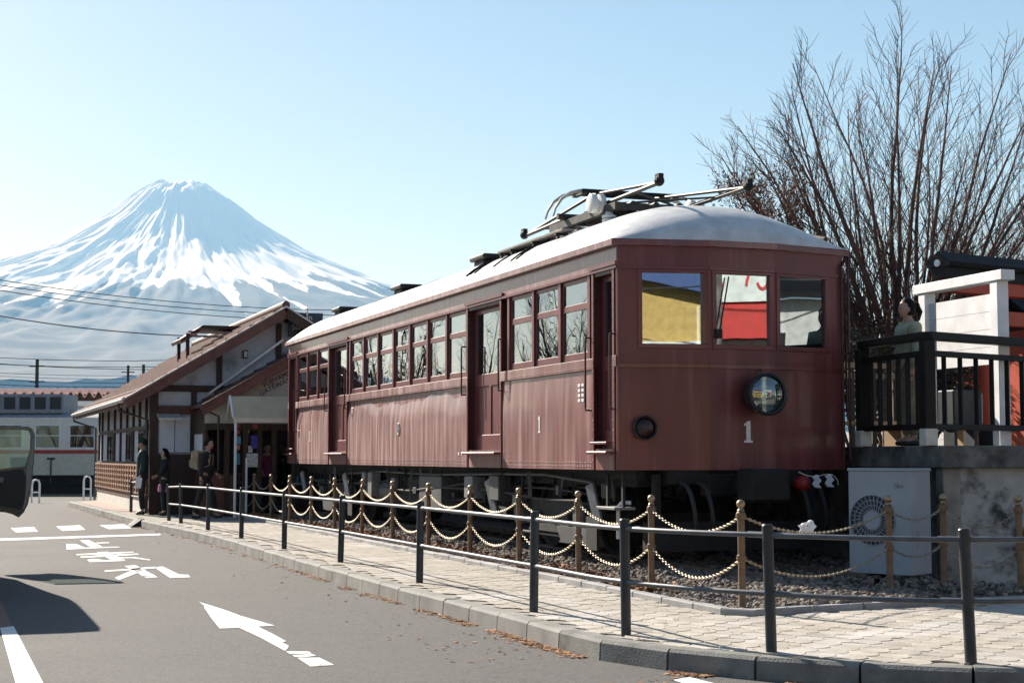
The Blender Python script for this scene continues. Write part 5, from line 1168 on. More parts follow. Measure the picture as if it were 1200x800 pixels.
mat('pole_grey', (0.07, 0.07, 0.07), 0.8); mat('wire', (0.02, 0.02, 0.022), 0.6)
up_ = thing('utility_pole', 'dark utility pole with cross arms beyond the train yard', 'utility pole', ony(42, 500, 95).xy.to_3d())
pz = ony(42, 421, 95).z; MB().cyl((0,0,0), (0,0,pz), .14, 10, .10).build('mast', 'pole_grey', up_)
for v in (429, 447): z = ony(42, v, 95).z; MB().box(-.45, .45, -.05, .05, z-.04, z+.04).build('cross_arm', 'pole_grey', up_)
ctn = thing('catenary_mast', 'thin catenary mast rising behind the canopy tiles', 'mast', ony(149, 500, 95).xy.to_3d()); MB().cyl((0,0,0), (0,0,ony(149,428,95).z), .08, 8).box(-.4, .4, -.03, .03, ony(149,436,95).z-.03, ony(149,436,95).z+.03).build('mast', 'pole_grey', ctn)
ctn = thing('catenary_mast', 'catenary mast with thick top rising next to the station eave', 'mast', ony(167, 500, 90).xy.to_3d()); MB().cyl((0,0,0), (0,0,ony(167,427,90).z), .09, 8).build('mast', 'pole_grey', ctn)
wires = [(-60,318,-60,470,363,45,.012,'power line crossing the mountain, upper of three'), (-60,324,-60,470,369,45,.012,'power line crossing the mountain, middle of three'), (-60,330,-60,470,376,45,.012,'power line crossing the mountain, lowest of three'), (-60,359,-60,300,394,60,.022,'single thick power line sagging below the snow line')]
k = 0
for u0, v0, _, u1, v1, y, r, lab in wires:
    a, c = ony(u0, v0, y), ony(u1, v1, y+8); pts = [a.lerp(c, t/14) + Vector((0,0,-.35*4*(t/14)*(1-t/14))) for t in range(15)]
    tag(MB().tube(pts, r, 5).build('power_line', 'wire'), lab, 'power line')
for wi, (v0, v1, r) in enumerate(((415, 420, .02), (423, 427, .02), (421, 432, .02), (433, 437, .014), (437, 441, .012), (441, 446, .018), (447, 450, .02))):
    a, c = ony(-60, v0, 94.7), ony(260, v1, 94.7); pts = [a.lerp(c, t/12) + Vector((0,0,-.25*4*(t/12)*(1-t/12))) for t in range(13)]
    tag(MB().tube(pts, r, 5).build('overhead_wire', 'wire'), 'thin overhead railway wire passing the utility pole, %s from the top' % ORD[wi], 'wire', 'overhead wires above the train yard')

# ================================================================ TREES
mat('bark', (0.085, 0.060, 0.050), 0.9, var=0.3, scale=6); mat('twig', (0.105, 0.062, 0.050), 0.85, var=0.3, scale=3); mat('dry_leaf', (0.16, 0.06, 0.03), 0.85, var=0.4, scale=8, color2=(0.28, 0.12, 0.05))
def bare_tree(seed, stems, H, base_r, lo=.9, leafy=None, nb=15, nt=8, sr=1.0):
    """trunk + vase of stems; returns MB trunk, MB branches, MB dry leaves.  stems = list of (dx, dy) lean per metre of height"""
    r = random.Random(seed); T, B, LV = MB(), MB(), MB()
    T.tube([(0,0,-.1), (.02,0,.25*lo), (0,.02,.6*lo), (0,0,lo)], [base_r*1.35, base_r*1.05, base_r*.95, base_r*.8], 10)
    def limb(p, d, L, r0, r1, n, mb, sides, bend=.10, trop=.05):
        P = [p.copy()]; dd = d.copy()
        for i in range(n):
            dd = (dd + Vector((r.gauss(0, bend), r.gauss(0, bend), r.gauss(0, bend*.5) + trop))).normalized(); P.append(P[-1] + dd*(L/n))
        mb.tube(P, [r0 + (r1-r0)*(i/n) for i in range(n+1)], sides, cap=False); return P, dd
    for (dx, dy) in stems:
        h = H*r.uniform(.82, 1.0)*(1 - .42*min(1, abs(dx))); d = Vector((dx*1.0, dy*1.0, 1)).normalized(); L = (h-lo)/max(.4, d.z)*.97; r0 = base_r*r.uniform(.22, .42)*sr
        P, _ = limb(Vector((r.uniform(-.5,.5)*base_r, r.uniform(-.5,.5)*base_r, lo*r.uniform(.35, .9))), d, L, r0, .006, 11, T if False else B, 6, .045, .012)
        for k in range(nb):
            t = .16 + .82*(k + r.random())/nb; i = min(int(t*11), 10); p = P[i].lerp(P[i+1], t*11-i); ax = (P[i+1]-P[i]).normalized()
            a = r.random()*2*PI; o_ = ax.orthogonal().normalized(); o_.rotate(Matrix.Rotation(a, 3, ax)); bd = (ax*.85 + o_*r.uniform(.32, .62)).normalized()
            bl_ = L*.30*(1.05-t)**.6*r.uniform(.6, 1.2) + .25; Q, _ = limb(p, bd, bl_, max(.0065, r0*(1-t)*.42), .0035, 6, B, 4, .08, .06)
            for m_ in range(nt):
                t2 = .15 + .85*(m_ + r.random())/nt; i2 = min(int(t2*6), 5); p2 = Q[i2].lerp(Q[i2+1], t2*6-i2); ax2 = (Q[i2+1]-Q[i2]).normalized()
                o2 = ax2.orthogonal().normalized(); o2.rotate(Matrix.Rotation(r.random()*2*PI, 3, ax2)); td_ = (ax2*.8 + o2*r.uniform(.35, .7)).normalized()
                S, _ = limb(p2, td_, bl_*.42*(1.1-t2*.6)*r.uniform(.6, 1.2) + .08, .0042, .0022, 3, B, 3, .10, .05)
                if leafy and leafy(p2):
                    for _q in range(5):
                        c = S[r.randrange(len(S))]; s = r.uniform(.02, .04); e1 = Vector((r.gauss(0,1), r.gauss(0,1), r.gauss(0,1))).normalized(); e2 = e1.orthogonal().normalized(); c = c + Vector((r.gauss(0,.03), r.gauss(0,.03), r.gauss(0,.03)))
                        LV.add([c - e1*s, c + e2*s*.5, c + e1*s, c - e2*s*.5], [(0,1,2,3)])
    return T, B, LV
def plant_tree(name, label, loc, data, rz=0, group=None):
    t = thing(name, label, 'tree', loc, rz, group); T, B, LV = data
    T.build('trunk', 'bark', t, smooth=True); B.build('branches', 'twig', t, smooth=True)
    if LV.v: LV.build('dry_leaves', 'dry_leaf', t)
    return t
rt = random.Random(4); stm = [(-1.0 + 1.7*q/35 + rt.uniform(-.04, .04), rt.uniform(-.35, .35)) for q in range(36)]
zt_main = 1.39 + 490/FPX*24.5
plant_tree('bare_tree', 'large leafless tree fanning out many stems behind the railcar front', ony(1055, 500, 24.5).xy.to_3d() + Vector((0,0,1.2)), bare_tree(11, stm, (zt_main-1.2)*1.17, .20, 1.1, leafy=lambda p: p.x < -1.5 and p.z < 4.4, nb=19, nt=9, sr=.9))
plant_tree('bare_tree', 'leafless tree rising behind the torii gate', ony(1215, 500, 27).xy.to_3d() + Vector((0,0,1.2)), bare_tree(5, [(-.55,.1),(-.4,-.2),(-.25,.2),(-.1,0),(.1,.2),(.3,-.1),(.5,.1)], 6.2, .16, 1.2, leafy=lambda p: p.x < -.9 and p.z < 3.2, nb=14, nt=7))
plant_tree('bare_tree', 'thin leafless tree whose tips show above the middle of the railcar roof', ony(545, 500, 46).xy.to_3d(), bare_tree(21, [(-.35,.1),(-.2,-.1),(-.05,.1),(.12,0),(.3,-.1),(-.5,.1)], 7.25, .14, 2.2, nb=10, nt=6))
plant_tree('bare_tree', 'thin leafless tree whose tips show beside the rear roof ventilator', ony(495, 500, 50).xy.to_3d(), bare_tree(22, [(-.3,.1),(-.1,-.1),(.05,.1),(.22,0)], 6.75, .12, 2.2, nb=9, nt=6))
# street trees across the road, mirrored in the railcar windows
src_tree = None
tr_data = bare_tree(31, [(-.6,.2),(-.4,-.3),(-.2,.4),(0,-.2),(.2,.3),(.4,-.3),(.6,.1)], 8.5, .24, 2.0, nb=20, nt=9, sr=1.1)
for i, (x, y, rz, s) in enumerate([(-21, 33, 0, 1), (-19.5, 40, 1.3, .9), (-25, 46, 2.2, 1.1), (-22, 53, 3.0, 1), (-29, 38, 4.1, 1.1), (-18.5, 27, 5.2, .8), (-34, 52, .7, 1.2), (-23.5, 29.5, 2.7, .95), (-26, 36, 1.9, 1.0), (-20.5, 46, .4, .85), (-28, 43, 3.6, 1), (-24.5, 56, 5.5, 1.05), (-31, 32, 2.4, 1.1)]):
    if src_tree is None: src_tree = plant_tree('street_tree', 'leafless street tree across the road from the railcar', (x, y, 0), tr_data, rz, 'street trees across the road'); t = src_tree
    else: t = copy_tree(src_tree); t.location = (x, y, 0); t.rotation_euler = (0, 0, rz)
    t.scale = (s, s, s)
# evergreen shrubs behind the platform fence
mat('shrub_leaf', (0.030, 0.040, 0.018), 0.6, var=0.45, scale=9, color2=(0.075, 0.060, 0.030)); mat('shrub_leaf_red', (0.06, 0.035, 0.022), 0.7, var=0.4, scale=9)
def shrub(label, loc, R, Hh, seed, m='shrub_leaf', n=2600):
    r = random.Random(seed); t = thing('evergreen_shrub', label, 'shrub', loc); st = MB(); lv = MB(); cl_ = [(r.gauss(0, R*.5), r.gauss(0, R*.4), Hh*r.uniform(.35, .92)) for _ in range(14)]
    for c in cl_: st.tube([(c[0]*.15, c[1]*.15, 0), (c[0]*.6, c[1]*.6, c[2]*.6), c], [.022, .014, .006], 5)
    for _ in range(n):
        c = r.choice(cl_); p = Vector((c[0] + r.gauss(0, R*.22), c[1] + r.gauss(0, R*.22), max(.05, c[2] + r.gauss(0, Hh*.14)))); s = r.uniform(.025, .055)
        e1 = Vector((r.gauss(0,1), r.gauss(0,1), r.gauss(0,.6))).normalized(); e2 = e1.orthogonal().normalized(); e2.rotate(Matrix.Rotation(r.random()*6.28, 3, e1)); lv.add([p - e1*s, p + e2*s*.45, p + e1*s, p - e2*s*.45], [(0,1,2,3)])
    st.build('stems', 'bark', t); lv.build('foliage', m, t); return t
for i, (u, y, R, h, lab, m) in enumerate([(1000, 22.6, .9, 1.55, 'dark evergreen shrub filling the gap right of the railcar front', 'shrub_leaf'), (1040, 23.4, 1.0, 1.85, 'tall dark shrub behind the woman on the platform', 'shrub_leaf_red'), (1085, 23.2, .9, 1.5, 'dark shrub behind the left post of the notice board', 'shrub_leaf'), (1150, 25.5, 1.1, 1.6, 'dark shrub below the torii beam', 'shrub_leaf_red')]):
    shrub(lab, ony(u, 500, y).xy.to_3d() + Vector((0,0,ST)), R, h, 40+i, m)

# ================================================================ PEOPLE
def skin(verts, edges, sub=2):
    me = bpy.data.meshes.new('s'); me.from_pydata([v[0] for v in verts], edges, []); o = bpy.data.objects.new('s', me); col.objects.link(o)
    md = o.modifiers.new('k', 'SKIN'); md.use_smooth_shade = True
    for i, v in enumerate(verts):
        d = me.skin_vertices[0].data[i]; d.radius = v[1] if isinstance(v[1], tuple) else (v[1], v[1]); d.use_root = (i == 0)
    ss = o.modifiers.new('b', 'SUBSURF'); ss.levels = sub; ss.render_levels = sub
    dg = bpy.context.evaluated_depsgraph_get(); m2 = bpy.data.meshes.new_from_object(o.evaluated_get(dg)); bpy.data.objects.remove(o); bpy.data.meshes.remove(me); return m2
mat('skin', (0.42, 0.24, 0.17), 0.55, var=0.06); mat('hair_black', (0.010, 0.008, 0.007), 0.65, var=0.3, spec=0.12, stretch=(20, 20, 2)); mat('shoe_black', (0.012, 0.012, 0.012), 0.5); mat('eye_dark', (0.01, 0.01, 0.01), 0.2)
def person(label, loc, rz, H, jacket, trousers, pose=None, hair='short', jl=.80, female=False, extra=None, jm=1.0):
    k = H/1.70; po = dict(lk=0, rk=0, la=0, ra=0, lf=.06, rf=.06, lean=0.0, lu=.0, ru=.0); po.update(pose or {})
    t = thing('person', label, 'person', loc, rz); sw = .165 if female else .185
    V3 = Vector
    def leg(sx, off):                                          # off: foot forward
        return [V3((sx*.09, 0, .90)), V3((sx*.095, off*.55+.02, .49)), V3((sx*.10, off-.02, .09))]
    def arm(sx, f, raise_):                                    # hand forward f, raised
        sh_ = V3((sx*sw, -.01+po['lean']*.5, 1.385)); el = V3((sx*(sw+.065), -.03 + f*.25 + po['lean']*.3, 1.10 + raise_*.10)); wr = V3((sx*(sw+.05) - sx*raise_*.10, f + po['lean']*.3, .87 + raise_*.30)); return [sh_, el, wr]
    LL, RL = leg(-1, po['lk']), leg(1, po['rk']); LA, RA = arm(-1, po['lf'], po['lu']), arm(1, po['rf'], po['ru'])
    nk = V3((0, po['lean'], 1.47)); hd = V3((0, po['lean']*1.15+.015, 1.60))
    S = lambda L: [(tuple(p*k), (r[0]*k, r[1]*k) if isinstance(r, tuple) else r*k) for p, r in L]
    # body: one continuous surface from head to feet
    Vt = [(V3((0,0,.95)), .12), (V3((0, po['lean']*.5, 1.18)), .115), (V3((0, po['lean']*.8, 1.36)), .12), (nk, .052), (hd - V3((0,.01,.03)), .058)]
    Ed = [(0,1),(1,2),(2,3),(3,4)]
    for L_ in (LA, RA):
        i = len(Vt); Vt += [(L_[0], .055), (L_[1], .042), (L_[2], .028)]; Ed += [(2, i), (i, i+1), (i+1, i+2)]
        d = (L_[2]-L_[1]).normalized(); Vt += [(L_[2] + d*.055, (.034, .018))]; Ed += [(i+2, i+3)]
    for L_ in (LL, RL):
        i = len(Vt); Vt += [(L_[0], .08), (L_[1], .055), (L_[2], .038), (L_[2] + V3((0, .13, -.045)), .033)]; Ed += [(0, i), (i, i+1), (i+1, i+2), (i+2, i+3)]
    me = skin(S(Vt), Ed, 2); bm = bmesh.new(); bm.from_mesh(me)
    hm_ = MB()                                                 # head with nose, chin, ears; fingers
    hv = MB().ball((0,0,0), 1.0, 18, 14)
    for v in hv.v:
        x, y, z = v; w = .074; d_ = .094; h = .118
        if z < -.2: w *= 1 - .32*(-z-.2)                        # jaw
        yy = y*d_; 
        if y > .75 and abs(x) < .22 and -.32 < z < .12: yy += .016*(1-abs(x)/.22)*(1-abs(z+.12)/.24)
        if y > .55 and z < -.55: yy += .008
        if y > .6 and .02 < z < .3 and .2 < abs(x) < .55: yy -= .006
        hm_.v.append(tuple((hd + V3((x*w, yy, z*h)))*k))
    hm_.f = list(hv.f)
    for sx in (-1, 1): hm_.add(*(lambda q: (q.v, q.f))(MB().ball(tuple((hd + V3((sx*.075, -.005, -.005)))*k), .024*k, 8, 6, (.4, .8, 1.25))))
    for L_, sx in ((LA, -1), (RA, 1)):
        d = (L_[2]-L_[1]).normalized(); sd2 = d.cross(V3((0, 1, 0))).normalized() if abs(d.y) < .9 else V3((1,0,0)); fw = V3((0,1,0)) - d*d.y; fw.normalize(); pb_ = L_[2] + d*.075
        for q, ln in enumerate((.062, .072, .068, .054)):
            a = pb_ + fw*(.026 - q*.0175); hm_.tube([tuple(a*k), tuple((a + d*ln*.5 + sd2*-.004)*k), tuple((a + d*ln*.9 + fw*.012)*k)], [.0085*k, .0078*k, .006*k], 6)
        a = L_[2] + d*.03 + fw*.03; hm_.tube([tuple(a*k), tuple((a + d*.03 + fw*.022)*k), tuple((a + d*.06 + fw*.026)*k)], [.011*k, .0095*k, .007*k], 6)
    m2 = bpy.data.meshes.new('t'); m2.from_pydata(hm_.v, [], hm_.f); bm.from_mesh(m2); bm.to_mesh(me); bm.free(); me.materials.clear(); me.materials.append(MATS['skin']); me.polygons.foreach_set('use_smooth', [True]*len(me.polygons)); put('body', me, t)
    # jacket
    J = [(V3((0,.0, jl+.02)), (.165*jm, .13*jm)), (V3((0, po['lean']*.4, 1.05)), (.155*jm, .125*jm)), (V3((0, po['lean']*.8, 1.28)), (.165*jm, .135*jm)), (V3((0, po['lean'], 1.40)), (.115*jm, .095*jm)), (nk - V3((0,0,.015)), .066)]
    JE = [(0,1),(1,2),(2,3),(3,4)]
    for L_ in (LA, RA):
        i = len(J); J += [(L_[0], .078*jm), (L_[1], .062*jm), (L_[2] - (L_[2]-L_[1]).normalized()*.02, .048*jm)]; JE += [(3, i), (i, i+1), (i+1, i+2)]
    put('jacket', _mset(skin(S(J), JE, 2), jacket), t)
    P = [(V3((0,0,.98)), .125)]; PE = []
    for L_ in (LL, RL):
        i = len(P); P += [(L_[0] - V3((0,0,.02)), .098), (L_[1], .074), (L_[2] + V3((0,0,.02)), .062)]; PE += [(0, i), (i, i+1), (i+1, i+2)]
    put('trousers', _mset(skin(S(P), PE, 2), trousers), t)
    for L_ in (LL, RL): a = L_[2]; put('shoe', _mset(skin(S([(a + V3((0,-.05,-.045)), (.042, .042)), (a + V3((0,.05,-.05)), (.046, .036)), (a + V3((0,.16,-.058)), (.042, .028))]), [(0,1),(1,2)], 2), 'shoe_black'), t)
    hr = MB(); hv = MB().ball((0,0,0), 1, 18, 12)
    for v in hv.v:
        x, y, z = v; y2 = y if y < .25 else y*.80 if z > .45 else y*.35; hr.v.append(tuple((hd + V3((x*.086, y2*.108 - .012, max(z, -.72 if hair != 'short' else -.35)*.124 + .012 + (.01 if y > .2 else 0))))*k))
    hr.f = hv.f; ho_ = hr.build('hair', 'hair_black', t, smooth=True)
    if hair == 'long': MB().tube([tuple((hd + V3((0,-.07,.03)))*k), tuple((hd + V3((0,-.085,-.12)))*k), tuple((hd + V3((0,-.075,-.26)))*k)], [.06*k, .068*k, .045*k], 12).build('hair_length', 'hair_black', ho_, smooth=True)
    if hair == 'tail': MB().ball(tuple((hd + V3((0,-.125,.045)))*k), .042*k, 10, 8).tube([tuple((hd + V3((0,-.13,.04)))*k), tuple((hd + V3((0,-.165,-.03)))*k), tuple((hd + V3((0,-.15,-.13)))*k)], [.035*k, .038*k, .014*k], 10).build('pony_tail', 'hair_black', ho_, smooth=True)
    ey = MB()
    for sx in (-1, 1): ey.ball(tuple((hd + V3((sx*.028, .083, .012)))*k), .009*k, 8, 6)
    ey.box(-.02*k, .02*k, (hd.y+.082)*k, (hd.y+.09)*k, (hd.z-.064)*k, (hd.z-.058)*k); ey.build('face_details', 'eye_dark', t)
    if extra: extra(t, k, hd, LA, RA)
    return t
def _mset(me, m): me.materials.clear(); me.materials.append(MATS[m]); return me
for n, c in (('cloth_green', (.012, .028, .024)), ('cloth_black', (.011, .011, .013)), ('cloth_dark', (.018, .016, .017)), ('cloth_jeans', (.016, .018, .024)), ('cloth_olive', (.30, .31, .22)), ('cloth_tan', (.33, .25, .15)), ('cloth_pink', (.42, .18, .26)), ('cloth_magenta', (.22, .03, .09)), ('bag_tan', (.30, .23, .15)), ('cloth_khaki', (.20, .18, .13))): mat(n, c, .85, var=.2, scale=9, bump=.3, bscale=30)
def cap_sheet(t, k, hd, LA, RA):
    hv = MB().ball((0,0,0), 1, 16, 10); c = MB(); c.v = [tuple((hd + Vector((x*.092, y*.112, max(z, .12)*.135 + .01)))*k) for x, y, z in hv.v]; c.f = hv.f; c.build('knit_cap', 'cloth_green', t, smooth=True)
    w = LA[2]*k; MB().obox(w + Vector((-.03, -.02, -.27))*k, Vector((0, .13, .03))*k, Vector((0, -.03, .24))*k, Vector((.006, 0, 0))*k).build('paper_sheet', 'paper', t)
def skirt_band(t, k, hd, LA, RA): MB().lathe([(.15*k, .60*k), (.165*k, .62*k), (.16*k, .74*k), (.14*k, .80*k)], (0,0,0), 18).build('pink_hem', 'cloth_pink', t, smooth=True)
def backpack(t, k, hd, LA, RA):
    b = MB().box(-.14*k, .14*k, -.30*k, -.12*k, 1.08*k, 1.47*k).build('backpack', 'bag_tan', t, bevel=.06*k, seg=3, smooth=True); MB().box(-.11*k, .11*k, -.34*k, -.29*k, 1.11*k, 1.27*k).build('pocket', 'bag_tan', b, bevel=.03*k, seg=2, smooth=True)
    for sx in (-1, 1): MB().tube([(sx*.10*k, -.13*k, 1.42*k), (sx*.115*k, 0, 1.47*k), (sx*.12*k, .135*k, 1.36*k), (sx*.14*k, .12*k, 1.15*k), (sx*.14*k, -.12*k, 1.06*k)], .016*k, 6).build('strap', 'bag_tan', b)
def scarf(t, k, hd, LA, RA): MB().lathe([(.075*k, 1.42*k), (.085*k, 1.45*k), (.07*k, 1.50*k)], (0, 0, 0), 14).build('collar', 'cloth_tan', t, smooth=True)
pm = onz(166, 603, PV-.005); person('standing man in dark green jacket and knit cap holding a white paper', pm, math.radians(105), (603.5-516)/FPX*pm.y, 'cloth_green', 'cloth_black', dict(rf=.10, ru=.1), extra=cap_sheet, jl=.78, jm=1.1)
pw_ = onz(192, 603.5, PV-.005); person('woman with long dark hair, black coat and pink hem beside the cap-wearing man', pw_, math.radians(100), (603.5-527)/FPX*pw_.y, 'cloth_black', 'cloth_black', dict(lf=.2, lu=.5, rf=.2, ru=.5), 'long', .84, True, extra=lambda *a: (skirt_band(*a), scarf(*a)), jm=1.05)
p3 = onz(240, 607, PV-.005); person('man in black with a tan backpack walking towards the shop entrance', p3, math.radians(-95), (607-516)/FPX*p3.y, 'cloth_dark', 'cloth_dark', dict(lk=.22, rk=-.2, lf=.18, rf=-.05, lu=.3, lean=.05), 'short', .85, extra=backpack)
def in_door(u, s): w_, _ = Gp(u, 540, s); return SC + RV*w_ + DV*s + Vector((0,0,.02-0.0))
person('shopper in a magenta jacket standing inside the station shop doorway', in_door(313, ES+.5), math.radians(200), 1.48, 'cloth_magenta', 'cloth_black', dict(lf=.1), 'long', .82, True)
person('shopper in dark clothes standing behind the right door glass', in_door(333, ES+.55), math.radians(120), 1.5, 'cloth_jeans', 'cloth_black', dict(rf=.15, ru=.3), 'short', .82)
wp = ony(1066, 500, 17.0); wp.z = ST
person('woman with a ponytail in a pale olive jacket standing behind the platform fence', wp, math.radians(100), (1.39+182/FPX*17.0-ST)*1.0, 'cloth_olive', 'cloth_khaki', dict(lf=.05, rf=.12, ru=.15), 'tail', .74, True, jm=1.05)

# ================================================================ VAN with its driver's door open
mat('van_black', (0.010, 0.011, 0.013), 0.18, var=0.1, coat=.8); mat('tyre', (0.015, 0.015, 0.015), .8); mat('rim', (.35, .35, .36), .3, .8); glass('van_glass', (.25, .3, .3), 1.5, .05); mat('door_trim', (0.02, 0.02, 0.021), .6); mat('door_edge', (.16, .165, .17), .35, .6); glass('door_glass', (.72, .8, .76), 1.5, .02)
VH, VWd, VL = 1.97, 1.68, 4.5
vcorner = onz(150, 740, 0) - Vector((sdir.x, sdir.y, 0)).normalized()*-1*0 ; 
hdir = Vector((-sdir.x, -sdir.y, 0)).normalized(); vc = onz(146, 741, 0) - hdir*(VH/math.tan(SUN_EL))
vc = vc + RV*.03
van = thing('black_minivan', 'black minivan with its driver door open parked across the road', 'van', (vc.x, vc.y, 0), YAW)
# local: x to the right side (0 = right flank, negative = inside), y forward (0 = rear), cross-sections
secs = [(.0, .45, VH-.12, .05), (.06, .30, VH-.04, .02), (.3, .28, VH-.01, .0), (1.2, .25, VH, .0), (2.6, .25, VH, .0), (3.1, .25, VH-.06, .0), (3.75, .26, 1.18, .01), (4.3, .30, 1.0, .06), (4.5, .42, .85, .16)]
vb = MB(); nP = 12
for y, zl, zh, ins in secs:
    bl_ = min(.98, zh-.05); hw = VWd/2-ins; xs = [(-hw*.94, zl), (-hw, zl+.12), (-hw, (zl+bl_)/2), (-hw, bl_), (-hw*.93, (bl_+zh)/2+.02), (-hw*.82, zh-.04), (-hw*.5, zh), (hw*.5, zh), (hw*.82, zh-.04), (hw*.93, (bl_+zh)/2+.02), (hw, bl_), (hw, (zl+bl_)/2), (hw, zl+.12), (hw*.94, zl)]
    for x, z in xs: vb.v.append((x-VWd/2, y, z))
nP = 14
for i in range(len(secs)-1):
    for j in range(nP):
        a = i*nP+j; b2 = i*nP+(j+1)%nP; vb.f.append((a, a+nP, b2+nP, b2))
vb.f.append(tuple(range(nP))); vb.f.append(tuple(reversed(range((len(secs)-1)*nP, len(secs)*nP))))
vb.build('body', 'van_black', van, smooth=True, ang=40)
for x in (-.09, -VWd+.09):
    for y in (.85, 3.65): MB().lathe([(.14, -.1), (.30, -.1), (.32, -.07), (.32, .07), (.30, .1), (.14, .1)], (x, y, .32), 24, axis='x').build('wheel', 'tyre', van, smooth=True); MB().lathe([(.01, -.09), (.19, -.095), (.2, .095), (.01, .09)], (x, y, .32), 20, axis='x').build('rim', 'rim', van)
for y0, y1 in ((.45, 1.35), (1.42, 2.45)): MB().add([(-.03, y0, 1.05), (-.03, y1, 1.05), (-.095, y1, 1.58), (-.095, y0, 1.58)], [(0,1,2,3),(3,2,1,0)]).build('side_window', 'van_glass', van)
MB().box(-VWd+.25, -.25, -.0, .02, 1.12, 1.5).build('rear_window', 'van_glass', van)
for x in (-.15, -VWd+.15): MB().box(x-.07, x+.07, -.03, .06, .8, 1.2).build('tail_light', 'red_lens', van, bevel=.02)
# the open door: outline in photo pixels on a plane through the hinge
dY = 19.6
dpx = [(-34,500),(-10,499),(33,500),(38,502),(41,510),(40,540),(37,566),(33,590),(28,600),(22,606),(14,602),(6,600),(-30,597)]
hinge = ony(-34, 540, dY); ang = math.radians(16); dt = Vector((math.cos(ang), math.sin(ang), 0)); dn = Vector((-dt.y, dt.x, 0))
def DP(u, v): return onplane(u, v, hinge, dn)
dr = tag(put('van_door', None), None); dr.parent = van; dr.matrix_parent_inverse = (Matrix.Translation(van.location) @ Matrix.Rotation(YAW, 4, 'Z')).inverted()
wpx = [(-28,507),(28,506),(33,509),(34,528),(30,545),(-28,552)]
outer = [DP(*p) for p in dpx]; th = dn*.10
lowp = [DP(*p) for p in [(-34,553),(29,546),(35,528),(35.5,509),(33,504.5),(28,503.5),(-34,504),(-34,500),(33,499.5),(38,502),(41,510),(40,540),(37,566),(33,590),(28,600),(22,606),(14,602),(6,600),(-34,597)]]
MB().prism(lowp, th).build('door_panel', 'van_black', dr)
MB().prism([p - dn*.02 for p in [DP(*q) for q in [(-34,556),(27,549),(31,560),(29,585),(24,597),(8,594),(-34,592)]]], dn*.02).build('inner_trim', 'door_trim', dr)
MB().prism([p - dn*.012 for p in [DP(*q) for q in [(31.5,549),(36,530),(38.5,512),(40,513),(39,540),(35.5,568),(31,590),(27,597),(30,578)]]], dn*.012).build('door_edge', 'door_edge', dr)
MB().prism([DP(*p) + dn*.05 for p in [(-34,553),(29,546),(35,528),(35.5,509),(33,504.5),(28,503.5),(-34,504)]], dn*.005).build('door_window', 'door_glass', dr)
MB().bar(DP(-8, 561) - dn*.05, DP(4, 562) - dn*.05, .03, .06).build('inner_handle', 'door_edge', dr)
mp_ = DP(-30, 535) + dn*.2; MB().ball(tuple(mp_), .12, 12, 8, (1, .6, .8)).build('wing_mirror', 'van_black', dr, smooth=True)

# ================================================================ ACROSS THE ROAD, BEHIND THE CAMERA (mirrored in the railcar front windows)
mat('ochre_wall', (0.50, 0.33, 0.11), .8, var=.12); mat('blue_roof', (0.03, 0.07, 0.22), .5); mat('red_sign', (0.50, 0.02, 0.015), .5); mat('house_white', (.68, .68, .66), .8); mat('window_dark', (.02, .022, .025), .15)
def house(name, label, c, face, w, h, wall, extra):
    t = thing(name, label, 'building', c, math.atan2(face.y, face.x) + PI/2)      # local -y faces 'face'
    MB().box(-w/2, w/2, 0, 5, 0, h).build('wall', wall, t); extra(t, w, h); return t
def f_yellow(t, w, h):
    MB().prism([(-w/2-.3, -.5, h-1.2), (-1, -.5, h-1.0), (w/2+.3, -.5, h+.4), (w/2+.3, -.5, h+2.2), (-w/2-.3, -.5, h+2.2)], (0, 5.6, 0)).build('roof', 'blue_roof', t)
    MB().box(-w/2+.3, w/2-.3, -.06, 0, 3.1, 4.0).build('shop_window', 'window_dark', t)
    for x in (-2.2, 0, 2.2): MB().box(x-.5, x+.5, -.05, 0, .6, 2.3).build('window', 'window_dark', t)
    MB().box(-w/2, w/2, -.25, 0, 4.0, 4.2).build('ledge', 'house_white', t)
def f_red(t, w, h):
    MB().box(-w/2, w/2, -.8, -.0, 4.3, 5.2).build('awning', 'red_sign', t); sgn = MB().box(-w/2, w/2, -.9, -.4, 5.2, 6.2).build('sign_board', 'house_white', t)
    for ch, x in (('代', 1.75), ('と', .65), ('い', -.45), ('け', -1.55)):
        o = put('lettering', text_mesh(ch, .8, .01), sgn, (x, -.915, 5.7)); o.rotation_euler = (PI/2, 0, 0); o.data.materials.append(MATS['red_sign'])
    MB().box(-w/2+.4, w/2-.4, -.05, 0, .2, 4.1).build('shop_window', 'window_dark', t)
    for x in (-1.6, -.3, 1.1): MB().box(x-.05, x+.05, -.07, 0, .2, 4.1).build('mullion', 'house_white', t)
def f_white(t, w, h):
    for x in (-2, 1): MB().box(x-.7, x+.7, -.05, 0, 3.2, 4.4).build('window', 'window_dark', t); MB().box(x-.9, x+.9, -.05, 0, .4, 2.2).build('window', 'window_dark', t)
    MB().prism([(-w/2-.4, -.4, h), (w/2+.4, -.4, h), (w/2+.4, 2.5, h+1.3), (-w/2-.4, 2.5, h+1.3)], (0, 0, .15)).build('roof', 'torii_black', t)
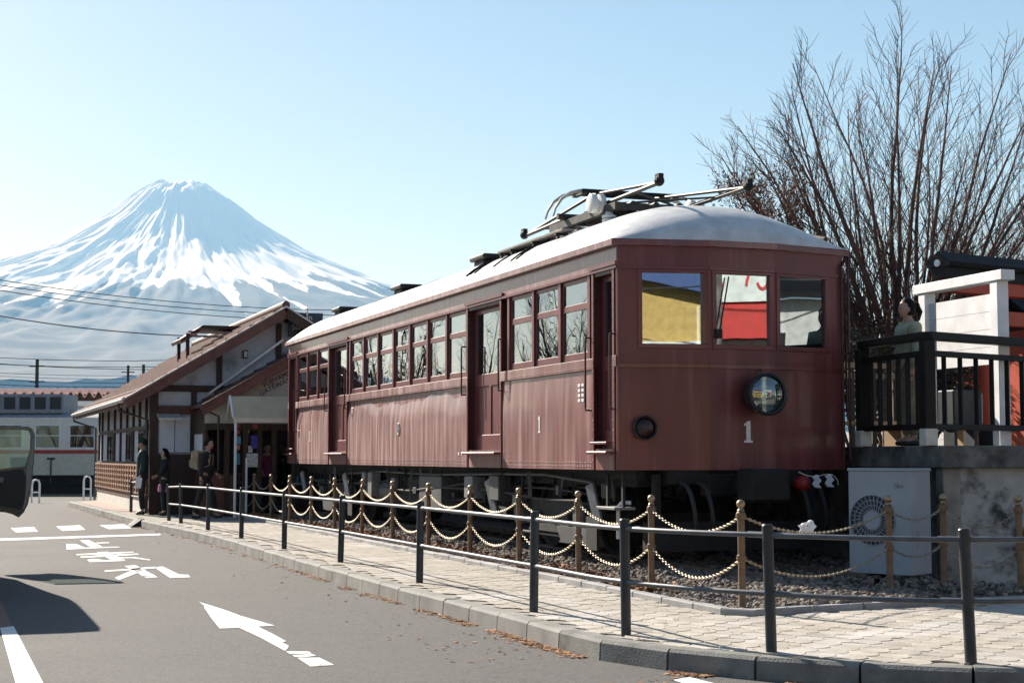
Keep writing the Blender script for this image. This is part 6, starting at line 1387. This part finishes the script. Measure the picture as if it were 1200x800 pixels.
house('ochre_building', 'ochre building with a blue roof across the road, mirrored in the railcar window', Vector((10.5, -4.5, 0)), Vector((-.4, .92, 0)), 10, 6.4, 'ochre_wall', f_yellow)
house('red_shop', 'shop with red awning and white sign band across the road', Vector((20, 1, 0)), Vector((-.74, .67, 0)), 6, 6.6, 'house_white', f_red)
house('white_house', 'white house with dark tiled roof beside the red shop', Vector((24, 10.5, 0)), Vector((-.95, .3, 0)), 7, 5.2, 'house_white', f_white)
pl2 = thing('utility_pole', 'concrete utility pole in front of the red shop', 'utility pole', (15.2, 4.6, 0)); MB().cyl((0,0,0), (0,0,9), .17, 12, .12).build('mast', 'slab_concrete', pl2); MB().box(-.9, .9, -.06, .06, 8.2, 8.35).build('cross_arm', 'pole_grey', pl2)
for z, dx in ((8.3, -.6), (8.3, .6), (6.4, 0), (5.6, .2)):
    a, c = Vector((24, 14, z)), Vector((2, -9, z)); m_ = Vector((15.2, 4.6, z)); pts = [a.lerp(m_, q/8) + Vector((0,0,-.25*4*(q/8)*(1-q/8))) for q in range(9)] + [m_.lerp(c, q/8) + Vector((0,0,-.4*4*(q/8)*(1-q/8))) for q in range(1, 9)]
    tag(MB().tube(pts, .02, 5).build('street_wire', 'wire'), 'power wire strung along the shops across the road', 'wire', 'wires along the shops')

# unseen dark treeline, added to darken the low reflections in the railcar flank
mat('far_wood', (0.028, 0.030, 0.022), .9, var=.4, scale=.3)
fw_ = MB(); nW = 90
def fwp(i, j):
    az = math.radians(-62 + 40*i); d = 105 + 14*math.sin(i*23) + 6*(j-.5); h = 3.3 + 1.6*noise.fractal((i*26, 2, 0), .8, 2, 4) + 1.2*noise.noise((i*90, 5, 0))
    prof_ = [(0, -.1), (.1, .5), (.25, .85), (.5, 1.0), (.75, .85), (.9, .5), (1, -.1)]; k = min(int(j*6+.001), 6)
    return (d*math.sin(az) + (prof_[k][0]-.5)*5, d*math.cos(az), max(.8, h)*prof_[k][1] + .25*noise.noise((i*140, j*9, 1)))
fw_.grid(fwp, nW, 6); fw_.build('unseen_treeline', 'far_wood')['kind'] = 'stuff'
